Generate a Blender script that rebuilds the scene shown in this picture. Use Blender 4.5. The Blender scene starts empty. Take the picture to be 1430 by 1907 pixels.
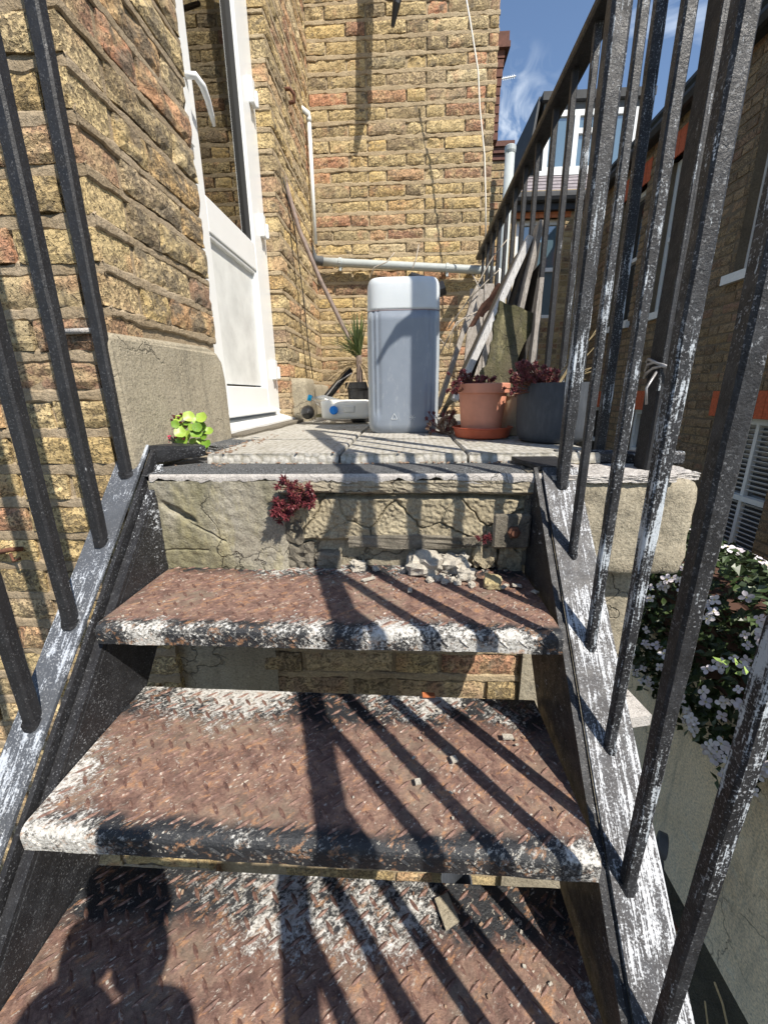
import bpy, math, random
from mathutils import Vector, Matrix, Euler, noise
R = math.radians
rnd = random.Random(7)
scn = bpy.context.scene
COL = scn.collection

# ------------------------------------------------------------------ camera
PITCH, YAW, ROLL, FPX, CX, CY = R(16.3), R(3.036), R(-0.731), 750.0, 715.0, 953.5
_f = Vector((0, math.cos(PITCH), -math.sin(PITCH))); _r = Vector((1, 0, 0)); _u = _r.cross(_f)
_Z = Matrix.Rotation(YAW, 3, 'Z'); _f, _r, _u = _Z @ _f, _Z @ _r, _Z @ _u
RR = math.cos(ROLL) * _r + math.sin(ROLL) * _u
UU = -math.sin(ROLL) * _r + math.cos(ROLL) * _u
FF = _f
cam_d = bpy.data.cameras.new('camera'); cam = bpy.data.objects.new('camera', cam_d); COL.objects.link(cam)
cam_d.sensor_fit = 'VERTICAL'; cam_d.sensor_height = 24; cam_d.lens = 24 * FPX / 1907.0
cam_d.clip_start = 0.01; cam_d.clip_end = 500
cam.matrix_world = Matrix((RR, UU, -FF)).transposed().to_4x4()
scn.camera = cam

# ------------------------------------------------------------------ sun, sky, exposure
LIGHT = Vector((-0.88, 1.0, -1.55)).normalized()          # the way the light travels
sun_d = bpy.data.lights.new('sun', 'SUN'); sun_d.energy = 5.0; sun_d.angle = R(0.53); sun_d.color = (1.0, 0.93, 0.82)
sun = bpy.data.objects.new('sun', sun_d); COL.objects.link(sun)
sun.rotation_euler = LIGHT.to_track_quat('-Z', 'Y').to_euler(); sun.location = (3, -4, 6)
W = bpy.data.worlds.new('World'); scn.world = W; W.use_nodes = True
wn, wl = W.node_tree.nodes, W.node_tree.links
bg = wn['Background']
sky = wn.new('ShaderNodeTexSky'); sky.sky_type = 'NISHITA'; sky.sun_disc = False
sky.sun_elevation = R(49.3); sky.sun_rotation = math.atan2(0.88, -1.0)
sky.air_density = 1.0; sky.dust_density = 0.35; sky.ozone_density = 2.2; sky.altitude = 100
bg.inputs[1].default_value = 0.12
tc = wn.new('ShaderNodeTexCoord'); mp = wn.new('ShaderNodeMapping'); mp.inputs['Scale'].default_value = (1.6, 1.6, 4.5)
mp.inputs['Location'].default_value = (0.35, 0.1, 0.3)
nz = wn.new('ShaderNodeTexNoise'); nz.inputs['Scale'].default_value = 2.6; nz.inputs['Detail'].default_value = 8; nz.inputs['Distortion'].default_value = 0.6
cr = wn.new('ShaderNodeValToRGB'); cr.color_ramp.elements[0].position = 0.60; cr.color_ramp.elements[1].position = 0.90
mx = wn.new('ShaderNodeMix'); mx.data_type = 'RGBA'; mx.inputs[7].default_value = (7.5, 8.2, 9.0, 1)
wl.new(tc.outputs['Generated'], mp.inputs[0]); wl.new(mp.outputs[0], nz.inputs['Vector']); wl.new(nz.outputs[0], cr.inputs[0])
wl.new(cr.outputs[0], mx.inputs[0]); wl.new(sky.outputs[0], mx.inputs[6]); wl.new(mx.outputs[2], bg.inputs[0])
_d = (FF + RR * ((938 - CX) / FPX) - UU * ((238 - CY) / FPX)).normalized()
dp_ = wn.new('ShaderNodeVectorMath'); dp_.operation = 'DISTANCE'; dp_.inputs[1].default_value = _d; wl.new(tc.outputs['Generated'], dp_.inputs[0])
rg_n = wn.new('ShaderNodeValToRGB'); rg_n.color_ramp.elements[0].position = 0.0; rg_n.color_ramp.elements[0].color = (1, 1, 1, 1); rg_n.color_ramp.elements[1].position = 0.11; rg_n.color_ramp.elements[1].color = (0, 0, 0, 1)
wl.new(dp_.outputs['Value'], rg_n.inputs[0])
nz2 = wn.new('ShaderNodeTexNoise'); nz2.inputs['Scale'].default_value = 22; nz2.inputs['Detail'].default_value = 7; nz2.inputs['Distortion'].default_value = 1.2; wl.new(tc.outputs['Generated'], nz2.inputs['Vector'])
cr2 = wn.new('ShaderNodeValToRGB'); cr2.color_ramp.elements[0].position = 0.44; cr2.color_ramp.elements[1].position = 0.70; wl.new(nz2.outputs[0], cr2.inputs[0])
mu2 = wn.new('ShaderNodeMath'); mu2.operation = 'MULTIPLY'; wl.new(rg_n.outputs[0], mu2.inputs[0]); wl.new(cr2.outputs[0], mu2.inputs[1])
mx2 = wn.new('ShaderNodeMix'); mx2.data_type = 'RGBA'; mx2.inputs[7].default_value = (5.2, 5.8, 6.6, 1)
wl.new(mu2.outputs[0], mx2.inputs[0]); wl.new(mx.outputs[2], mx2.inputs[6]); wl.new(mx2.outputs[2], bg.inputs[0])
scn.view_settings.view_transform = 'Standard'; scn.view_settings.look = 'None'
scn.view_settings.exposure = 0.5; scn.view_settings.gamma = 1.0; scn.view_settings.use_curve_mapping = False
scn.render.engine = 'CYCLES'; scn.cycles.max_bounces = 6; scn.cycles.transparent_max_bounces = 8

# ------------------------------------------------------------------ helpers
def ray(px, py):
    d = FF + RR * ((px - CX) / FPX) - UU * ((py - CY) / FPX)
    return d
def at(px, py, Y=None, X=None, Z=None):
    d = ray(px, py)
    if Y is not None: return d * (Y / d.y)
    if X is not None: return d * (X / d.x)
    return d * (Z / d.z)
def nv(p, s=1.0, seed=0.0):
    return noise.noise(Vector((p[0] * s + seed * 7.31, p[1] * s - seed * 3.7, p[2] * s + seed * 1.9)))

class MB:
    def __init__(s): s.v = []; s.f = []
    def add(s, vs, fs):
        o = len(s.v); s.v += [Vector(v) for v in vs]; s.f += [tuple(i + o for i in f) for f in fs]; return s
    def box(s, c, size, rot=None):
        hx, hy, hz = size[0] / 2, size[1] / 2, size[2] / 2
        vs = [Vector((x, y, z)) for x in (-hx, hx) for y in (-hy, hy) for z in (-hz, hz)]
        if rot is not None:
            m = rot if isinstance(rot, Matrix) else Euler(rot).to_matrix()
            vs = [m @ v for v in vs]
        c = Vector(c)
        return s.add([v + c for v in vs], [(0, 1, 3, 2), (4, 6, 7, 5), (0, 4, 5, 1), (2, 3, 7, 6), (0, 2, 6, 4), (1, 5, 7, 3)])
    def box2(s, a, b):
        return s.box([(a[i] + b[i]) / 2 for i in range(3)], [abs(b[i] - a[i]) for i in range(3)])
    def prism(s, poly, d):                       # poly: 3D points, d: extrusion vector
        n = len(poly); d = Vector(d); poly = [Vector(p) for p in poly]
        return s.add(poly + [p + d for p in poly], [tuple(range(n))[::-1], tuple(range(n, 2 * n))] + [(i, (i + 1) % n, (i + 1) % n + n, i + n) for i in range(n)])
    def bar(s, a, b, w, d, side=Vector((1, 0, 0)), ch=0.18, segs=1, rough=0.0, seed=0):
        a, b = Vector(a), Vector(b); t = (b - a).normalized()
        x = (side - t * side.dot(t)).normalized(); y = t.cross(x)
        c = ch * min(w, d)
        sec = [(-w/2 + c, -d/2), (w/2 - c, -d/2), (w/2, -d/2 + c), (w/2, d/2 - c), (w/2 - c, d/2), (-w/2 + c, d/2), (-w/2, d/2 - c), (-w/2, -d/2 + c)]
        vs = []
        for i in range(segs + 1):
            p = a.lerp(b, i / segs)
            for (u, v) in sec:
                q = p + x * u + y * v
                if rough: q += (x * nv(q, 60, seed) + y * nv(q, 60, seed + 5)) * rough
                vs.append(q)
        fs = [tuple(range(8))[::-1], tuple(range(segs * 8, segs * 8 + 8))]
        for i in range(segs):
            for k in range(8):
                fs.append((i*8 + k, i*8 + (k+1) % 8, (i+1)*8 + (k+1) % 8, (i+1)*8 + k))
        return s.add(vs, fs)
    def tube(s, pts, r, seg=8, caps=True):
        pts = [Vector(p) for p in pts]; n = len(pts)
        rs = r if isinstance(r, (list, tuple)) else [r] * n
        vs = []; prev = None
        for i, p in enumerate(pts):
            t = (pts[min(i+1, n-1)] - pts[max(i-1, 0)]).normalized()
            if prev is None:
                x = t.orthogonal().normalized()
            else:
                x = (prev - t * prev.dot(t))
                x = x.normalized() if x.length > 1e-6 else t.orthogonal().normalized()
            prev = x; y = t.cross(x)
            for k in range(seg):
                a = 2 * math.pi * k / seg
                vs.append(p + (x * math.cos(a) + y * math.sin(a)) * rs[i])
        fs = []
        for i in range(n - 1):
            for k in range(seg):
                fs.append((i*seg + k, i*seg + (k+1) % seg, (i+1)*seg + (k+1) % seg, (i+1)*seg + k))
        if caps: fs += [tuple(range(seg))[::-1], tuple(range((n-1)*seg, n*seg))]
        return s.add(vs, fs)
    def lathe(s, prof, c, seg=32, rot=None, sq=None):        # prof: (r, z); sq: superellipse power
        vs = []; c = Vector(c)
        for (r, z) in prof:
            for k in range(seg):
                a = 2 * math.pi * k / seg
                v = Vector((r * math.cos(a), r * math.sin(a), z))
                if rot is not None: v = rot @ v
                vs.append(v + c)
        fs = []; n = len(prof)
        for i in range(n - 1):
            for k in range(seg):
                fs.append((i*seg + k, i*seg + (k+1) % seg, (i+1)*seg + (k+1) % seg, (i+1)*seg + k))
        if prof[0][0] > 1e-4: fs.append(tuple(range(seg))[::-1])
        if prof[-1][0] > 1e-4: fs.append(tuple(range((n-1)*seg, n*seg)))
        return s.add(vs, fs)
    def grid(s, fn, nu, nvv):
        vs = [fn(i / nu, j / nvv) for j in range(nvv + 1) for i in range(nu + 1)]
        w = nu + 1
        return s.add(vs, [(j*w + i, j*w + i + 1, (j+1)*w + i + 1, (j+1)*w + i) for j in range(nvv) for i in range(nu)])
    def rough(s, c, size, n=5, rnd_=0.25, amp=0.08, seed=0, rot=None, fs_=3.0):     # an irregular stone or block
        c = Vector(c); m = Euler(rot).to_matrix() if rot is not None else Matrix.Identity(3)
        mn = min(size); cache = {}
        def P(u, v, ax, sg):
            q = [0, 0, 0]; q[ax] = sg; q[(ax+1) % 3] = u; q[(ax+2) % 3] = v
            q = Vector(q)
            h = Vector([size[i] / 2 for i in range(3)])
            rr = rnd_ * mn / 2
            inner = Vector([h[i] - rr for i in range(3)])
            p = Vector([q[i] * h[i] for i in range(3)])
            k = Vector([max(-inner[i], min(inner[i], p[i])) for i in range(3)])
            d = p - k
            if d.length > 1e-9: p = k + d.normalized() * rr
            dn = q.normalized()
            p += dn * (nv(q, fs_, seed) + 0.5 * nv(q, fs_ * 2.7, seed + 3)) * amp * mn
            return m @ p + c
        for ax in range(3):
            for sg in (-1, 1):
                g = n
                vs = [P(-1 + 2*i/g, -1 + 2*j/g, ax, sg) for j in range(g+1) for i in range(g+1)]
                w = g + 1
                fs = [(j*w+i, j*w+i+1, (j+1)*w+i+1, (j+1)*w+i) for j in range(g) for i in range(g)]
                if sg < 0: fs = [f[::-1] for f in fs]
                s.add(vs, fs)
        return s
    def mesh(s, name, mat=None, smooth=False, weld=False):
        me = bpy.data.meshes.new(name); me.from_pydata([tuple(v) for v in s.v], [], s.f)
        if weld:
            import bmesh
            bm = bmesh.new(); bm.from_mesh(me); bmesh.ops.remove_doubles(bm, verts=bm.verts, dist=1e-5)
            bmesh.ops.recalc_face_normals(bm, faces=bm.faces); bm.to_mesh(me); bm.free()
        if mat: me.materials.append(mat)
        if smooth: me.polygons.foreach_set('use_smooth', [True] * len(me.polygons))
        me.update(); return me
    def build(s, name, mat=None, parent=None, smooth=False, weld=False, **k):
        return link(name, s.mesh(name, mat, smooth, weld), parent, **k)

def link(name, data, parent=None, loc=None, rot=None, label=None, cat=None, group=None, kind=None):
    o = bpy.data.objects.new(name, data); COL.objects.link(o)
    if parent is not None: o.parent = parent
    if loc is not None: o.location = loc
    if rot is not None: o.rotation_euler = rot
    if label: o['label'] = label
    if cat: o['category'] = cat
    if group: o['group'] = group
    if kind: o['kind'] = kind
    return o
def thing(name, label, cat, group=None, loc=None):
    return link(name, None, None, loc, None, label, cat, group)
def struct(o): o['kind'] = 'structure'; return o

# ------------------------------------------------------------------ materials
class M:
    def __init__(s, name):
        s.m = bpy.data.materials.new(name); s.m.use_nodes = True
        s.nt = s.m.node_tree; s.n = s.nt.nodes; s.l = s.nt.links; s.b = s.n['Principled BSDF']
        s.co = s.n.new('ShaderNodeTexCoord').outputs['Object']
    def vec(s, scale=(1, 1, 1), rand=None, src=None, rot=None):
        if rot:
            m0 = s.n.new('ShaderNodeMapping'); m0.inputs['Rotation'].default_value = rot; s.l.new(src or s.co, m0.inputs[0]); src = m0.outputs[0]
        mp = s.n.new('ShaderNodeMapping'); mp.inputs['Scale'].default_value = scale
        s.l.new(src or s.co, mp.inputs[0])
        if rand is not None:
            mu = s.n.new('ShaderNodeVectorMath'); mu.operation = 'SCALE'; mu.inputs[0].default_value = (37.1, 19.7, 53.3)
            s.l.new(rand, mu.inputs['Scale'])
            ad = s.n.new('ShaderNodeVectorMath'); s.l.new(mp.outputs[0], ad.inputs[0]); s.l.new(mu.outputs[0], ad.inputs[1])
            return ad.outputs[0]
        return mp.outputs[0]
    def noise(s, v, scale, detail=4, rough=0.6, dist=0.0):
        t = s.n.new('ShaderNodeTexNoise'); t.inputs['Scale'].default_value = scale; t.inputs['Detail'].default_value = detail
        t.inputs['Roughness'].default_value = rough; t.inputs['Distortion'].default_value = dist; s.l.new(v, t.inputs['Vector']); return t.outputs[0]
    def voro(s, v, scale, feat='F1', rnd_=1.0):
        t = s.n.new('ShaderNodeTexVoronoi'); t.feature = feat; t.inputs['Scale'].default_value = scale; t.inputs['Randomness'].default_value = rnd_
        s.l.new(v, t.inputs['Vector']); return t.outputs['Distance']
    def wave(s, v, scale, dist=2, dirn='X'):
        t = s.n.new('ShaderNodeTexWave'); t.inputs['Scale'].default_value = scale; t.inputs['Distortion'].default_value = dist
        t.bands_direction = dirn; s.l.new(v, t.inputs['Vector']); return t.outputs['Fac']
    def ramp(s, fac, stops, interp='LINEAR'):
        r = s.n.new('ShaderNodeValToRGB'); e = r.color_ramp.elements; r.color_ramp.interpolation = interp
        while len(e) < len(stops): e.new(0.5)
        for i, (p, c) in enumerate(stops):
            e[i].position = p; e[i].color = (c, c, c, 1) if isinstance(c, (int, float)) else (*c, 1)
        s.l.new(fac, r.inputs[0]); return r.outputs[0]
    def mix(s, fac, a, b, mode='MIX'):
        m = s.n.new('ShaderNodeMix'); m.data_type = 'RGBA'; m.blend_type = mode
        for i, x in ((0, fac), (6, a), (7, b)):
            if isinstance(x, (int, float)): m.inputs[i].default_value = x if i == 0 else (x, x, x, 1)
            elif isinstance(x, tuple): m.inputs[i].default_value = (*x, 1)
            else: s.l.new(x, m.inputs[i])
        return m.outputs[2]
    def math(s, op, a, b=None, c=None, clamp=False):
        m = s.n.new('ShaderNodeMath'); m.operation = op; m.use_clamp = clamp
        for i, x in enumerate((a, b, c)):
            if x is None: continue
            if isinstance(x, (int, float)): m.inputs[i].default_value = x
            else: s.l.new(x, m.inputs[i])
        return m.outputs[0]
    def sep(s, v, i):
        t = s.n.new('ShaderNodeSeparateXYZ'); s.l.new(v, t.inputs[0]); return t.outputs[i]
    def set(s, col=None, rough=None, metal=None, bump=None, dist=0.002, strength=1.0, **k):
        for key, x in (('Base Color', col), ('Roughness', rough), ('Metallic', metal)):
            if x is None: continue
            if isinstance(x, (int, float)): s.b.inputs[key].default_value = x
            elif isinstance(x, tuple): s.b.inputs[key].default_value = (*x, 1)
            else: s.l.new(x, s.b.inputs[key])
        if bump is not None:
            bp = s.n.new('ShaderNodeBump'); bp.inputs['Distance'].default_value = dist; bp.inputs['Strength'].default_value = strength
            s.l.new(bump, bp.inputs['Height']); s.l.new(bp.outputs[0], s.b.inputs['Normal'])
        for kk, x in k.items(): s.b.inputs[kk.replace('_', ' ')].default_value = x
        return s.m
    def orand(s): return s.n.new('ShaderNodeObjectInfo').outputs['Random']
    def island(s): return s.n.new('ShaderNodeNewGeometry').outputs['Random Per Island']

def brick_mat(name, island=False, dark=1.0, kind=0, soot=0.0):
    a = M(name); r = a.island() if island else a.orand()
    v = a.vec((1, 1, 1), r)
    if kind == 0:
        pal = [(0, (.58, .45, .23)), (.12, (.40, .31, .17)), (.22, (.66, .54, .32)), (.34, (.50, .40, .22)), (.44, (.24, .19, .13)), (.54, (.64, .53, .33)),
               (.64, (.48, .27, .17)), (.70, (.60, .46, .22)), (.80, (.32, .28, .20)), (.88, (.52, .27, .17)), (.94, (.28, .20, .15)), (1, (.66, .57, .38))]
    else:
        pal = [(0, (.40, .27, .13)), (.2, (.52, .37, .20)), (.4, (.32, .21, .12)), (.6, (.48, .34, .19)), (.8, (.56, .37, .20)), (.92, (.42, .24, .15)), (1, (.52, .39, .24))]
    base = a.ramp(r, pal)
    big = a.noise(v, 14, 3, 0.6, 0.8)
    col = a.mix(a.ramp(big, [(.46, 0.0), (.66, .6)]), base, (.66, .55, .33) if kind == 0 else (.50, .38, .22))
    pk = a.noise(a.vec((1, 1, 1), r), 9.3, 2)
    col = a.mix(a.ramp(pk, [(.60, 0.0), (.74, .55)]), col, (.50, .27, .17) if kind == 0 else (.46, .22, .13))
    gr = a.noise(a.vec((1, 1, 1.3), r, rot=(.4, .2, .9)), 17, 3, .7)
    col = a.mix(a.ramp(gr, [(.56 - soot, 0.0), (.70 - soot * .8, .85)]), col, (.17, .15, .12) if kind == 0 else (.14, .12, .09))      # soot
    fine = a.noise(v, 130, 4, .7)
    col = a.mix(.85, col, a.ramp(fine, [(.30, .40), (.50, .98), (.70, 1.4)]), 'MULTIPLY')
    wob = a.n.new('ShaderNodeTexNoise'); wob.inputs['Scale'].default_value = 60; wob.inputs['Detail'].default_value = 3; a.l.new(v, wob.inputs['Vector'])
    wv = a.n.new('ShaderNodeVectorMath'); wv.operation = 'MULTIPLY_ADD'; wv.inputs[1].default_value = (.022, .022, .022); a.l.new(wob.outputs['Color'], wv.inputs[0]); a.l.new(v, wv.inputs[2])
    pit = a.voro(wv.outputs[0], 115); pm = a.noise(v, 22, 3)
    r2 = a.math('FRACT', a.math('MULTIPLY', r, 17.3)); pm = a.math('ADD', pm, a.math('MULTIPLY', a.math('SUBTRACT', r2, .62), .55))
    pits = a.ramp(a.math('ADD', pit, a.math('MULTIPLY', pm, -.55)), [(.02, 1.0), (.11, 0.0)])
    pit2 = a.ramp(a.math('ADD', a.voro(wv.outputs[0], 44), a.math('MULTIPLY', pm, -.36)), [(.0, 1.0), (.04, 0.0)])
    crk = a.ramp(a.noise(a.vec((.45, 1, 1.5), r, rot=(0, .35, 0)), 75, 5, .8, 1.2), [(.36, 1.0), (.43, 0.0)])
    pits = a.math('MAXIMUM', pits, a.math('MULTIPLY', crk, .8))
    pits = a.math('MAXIMUM', pits, pit2)
    col = a.mix(a.math('MULTIPLY', pits, .60), col, (.09, .07, .05) if kind == 0 else (.04, .03, .02))
    if kind == 0: col = a.mix(1.0, col, (1.0, .94, .84), 'MULTIPLY')
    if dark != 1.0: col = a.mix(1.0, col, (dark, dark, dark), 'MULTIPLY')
    h = a.math('SUBTRACT', a.math('ADD', a.math('MULTIPLY', fine, .7), a.math('MULTIPLY', a.noise(v, 48, 5, .7), 1.5)), a.math('MULTIPLY', pits, 1.3))
    return a.set(col, .93, bump=h, dist=.0045, strength=1.0)
def mortar_mat(name, c1, c2, sc=1.0):
    a = M(name); v = a.vec()
    n1 = a.noise(v, 9 * sc, 4); n2 = a.noise(v, 160 * sc, 4, .7)
    col = a.mix(a.ramp(n1, [(.35, 0.0), (.65, 1.0)]), c1, c2)
    col = a.mix(.8, col, a.ramp(n2, [(.3, .55), (.7, 1.3)]), 'MULTIPLY')
    h = a.math('ADD', a.noise(v, 55, 6, .75), a.math('MULTIPLY', n2, .9))
    return a.set(col, .95, bump=h, dist=.0045)
def concrete_mat(name, c1, c2, stain=(.07, .065, .05), st=.6, green=None, sc=1.0):
    a = M(name); v = a.vec()
    n1 = a.noise(v, 7 * sc, 6, .7); n2 = a.noise(v, 190 * sc, 3, .8); n3 = a.noise(v, 24 * sc, 6, .75)
    col = a.mix(a.ramp(n1, [(.35, 0.0), (.65, 1.0)]), c1, c2)
    if green: col = a.mix(a.ramp(a.noise(a.vec((1, 1, .5)), 5.5 * sc, 4), [(.40, 0.0), (.58, .9)]), col, green)
    col = a.mix(a.ramp(n3, [(.55, 0.0), (.72, st)]), col, stain)
    stk = a.noise(a.vec((1, 1, .12)), 26 * sc, 5, .75)
    col = a.mix(a.ramp(stk, [(.52, 0.0), (.74, .55)]), col, tuple(q * 1.6 for q in stain))
    pale = a.noise(v, 15 * sc, 5, .75)
    col = a.mix(a.ramp(pale, [(.56, 0.0), (.70, .35)]), col, tuple(min(.8, q * 1.35) for q in c2))
    wob = a.n.new('ShaderNodeTexNoise'); wob.inputs['Scale'].default_value = 14; wob.inputs['Detail'].default_value = 4; a.l.new(v, wob.inputs['Vector'])
    wv = a.n.new('ShaderNodeVectorMath'); wv.operation = 'MULTIPLY_ADD'; wv.inputs[1].default_value = (.12, .12, .12); a.l.new(wob.outputs['Color'], wv.inputs[0]); a.l.new(v, wv.inputs[2])
    ck = a.ramp(a.voro(wv.outputs[0], 5.5 * sc, 'DISTANCE_TO_EDGE'), [(.0, 1.0), (.012, 0.0)])
    ck = a.math('MULTIPLY', ck, a.ramp(a.noise(v, 4.3 * sc, 2), [(.47, 0.0), (.56, 1.0)]))
    col = a.mix(a.math('MULTIPLY', ck, .5), col, (.04, .035, .03))
    col = a.mix(.85, col, a.ramp(n2, [(.28, .45), (.5, 1.0), (.75, 1.45)]), 'MULTIPLY')
    if green:
        sp_ = a.ramp(a.math('ADD', a.voro(v, 34), a.math('MULTIPLY', a.noise(v, 15, 2), .5)), [(.27, .85), (.30, 0.0)])
        col = a.mix(sp_, col, (.60, .58, .48))
        col = a.mix(a.ramp(a.noise(a.vec((1, 1, .35)), 16, 5, .75), [(.52, 0.0), (.72, .7)]), col, (.42, .37, .20))
    h = a.math('SUBTRACT', a.math('ADD', a.noise(v, 60 * sc, 6, .7), a.math('MULTIPLY', n2, .6)), ck)
    return a.set(col, .93, bump=h, dist=.004)
def paint_mat(name, chalk_glint, stretch=(1, 1, .06), patch=2.2, tone=(.74, .78, .83), base=(.017, .017, .019), rot=None, sc=1.0):
    """black gloss paint gone chalky: white streaks along the stroke and flecks, which also paint in sun glints, dents"""
    a = M(name); r = a.orand(); v = a.vec((1, 1, 1), r)
    vs = a.vec(stretch, r, rot=rot)
    st = a.noise(vs, 190 * sc, 4, .8); patchn = a.noise(a.vec((1, 1, .5), r), patch * 5, 4, .7)
    fleck = a.noise(v, 330, 2, .7)
    k = a.math('ADD', a.math('ADD', a.math('MULTIPLY', st, .75), a.math('MULTIPLY', patchn, .95)), a.math('MULTIPLY', fleck, .30))
    k = a.math('SUBTRACT', k, .5)
    t0 = .79 - .28 * chalk_glint
    f = a.ramp(k, [(t0 - .01, 0.0), (t0 + .07, .9)])
    soft = a.ramp(a.noise(v, 30, 5, .7), [(.45, 0.0), (.75, .30 * chalk_glint)])
    col = a.mix(soft, base, (.16, .17, .19))
    col = a.mix(f, col, tone)
    fl2 = a.math('MULTIPLY', a.ramp(fleck, [(.62 - .05 * chalk_glint, 0.0), (.67 - .05 * chalk_glint, .75)]), a.ramp(patchn, [(.38, .08), (.62, chalk_glint)]))  # fine white flecks paint in the sun's sparkle beside chalky wear
    col = a.mix(fl2, col, (.55, .57, .6))
    rg = a.mix(f, a.ramp(a.noise(v, 50, 3), [(.3, .38), (.7, .65)]), .85)
    h = a.math('ADD', a.noise(v, 90, 5, .75), a.math('MULTIPLY', a.noise(v, 420, 2), .35))
    return a.set(col, rg, bump=h, dist=.0012, Specular_IOR_Level=.35)

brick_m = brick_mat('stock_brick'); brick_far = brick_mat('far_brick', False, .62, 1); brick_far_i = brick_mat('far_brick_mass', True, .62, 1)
brick_sooty = brick_mat('sooty_stock_brick', soot=.125)
brick_fb = brick_mat('end_house_brick_mass', True, .9, 0)
mortar_m = mortar_mat('mortar', (.38, .29, .18), (.47, .375, .24))
mortar_lime = mortar_mat('mortar_lime', (.31, .235, .145), (.42, .335, .23))
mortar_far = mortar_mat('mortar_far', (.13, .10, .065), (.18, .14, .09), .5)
concrete_m = concrete_mat('old_concrete', (.28, .255, .20), (.36, .335, .275), green=(.19, .175, .10), st=.5)
concrete_b = concrete_mat('pale_block', (.29, .25, .18), (.38, .335, .25), st=.6)
plinth_m = concrete_mat('plinth_render', (.31, .27, .195), (.37, .325, .24), st=.25)
stone_m = concrete_mat('rough_stone', (.32, .27, .18), (.43, .375, .26), stain=(.09, .08, .06), st=.95, sc=1.4)
dark_rubble_m = concrete_mat('dark_rubble', (.10, .09, .07), (.26, .23, .18), st=.9, sc=2.2)  # dark tone stands for the shade in the riser cavity
rubble_pale = concrete_mat('pale_rubble', (.55, .50, .42), (.62, .58, .50), st=.4, sc=3)
rubble_yel = concrete_mat('yellow_rubble', (.50, .40, .20), (.58, .50, .30), st=.3, sc=3)
screed_m = concrete_mat('cement_screed', (.46, .43, .40), (.56, .53, .50), st=.25, sc=2)
render_m = concrete_mat('cream_render', (.84, .67, .45), (.88, .73, .52), stain=(.2, .18, .14), st=.3, sc=.6)
def slab_mat():
    a = M('textured_slab'); v = a.vec()
    n1 = a.noise(v, 12, 5, .7); n2 = a.noise(v, 220, 3, .8)
    col = a.mix(a.ramp(n1, [(.35, 0.0), (.65, 1.0)]), (.40, .38, .335), (.50, .48, .44))
    ck = a.n.new('ShaderNodeTexVoronoi'); ck.inputs['Scale'].default_value = 62; ck.inputs['Randomness'].default_value = .55; a.l.new(v, ck.inputs['Vector'])
    d = ck.outputs['Distance']
    col = a.mix(a.ramp(d, [(.35, 0.0), (.65, .7)]), col, (.24, .22, .17))
    col = a.mix(.8, col, a.ramp(n2, [(.3, .6), (.7, 1.3)]), 'MULTIPLY')
    h = a.math('SUBTRACT', a.math('MULTIPLY', n2, .3), a.math('MULTIPLY', d, 1.0))
    return a.set(col, .9, bump=h, dist=.0035)
slab_m = slab_mat()
def felt_mat():
    a = M('mineral_felt'); v = a.vec(); n = a.noise(v, 420, 2, .8)
    col = a.ramp(n, [(.35, (.012, .013, .015)), (.52, (.05, .052, .055)), (.66, (.30, .31, .32))])
    col = a.mix(a.ramp(a.noise(v, 9, 4), [(.5, 0.0), (.75, .35)]), col, (.25, .24, .22))
    return a.set(col, .8, bump=n, dist=.0018)
felt_m = felt_mat()

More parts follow.
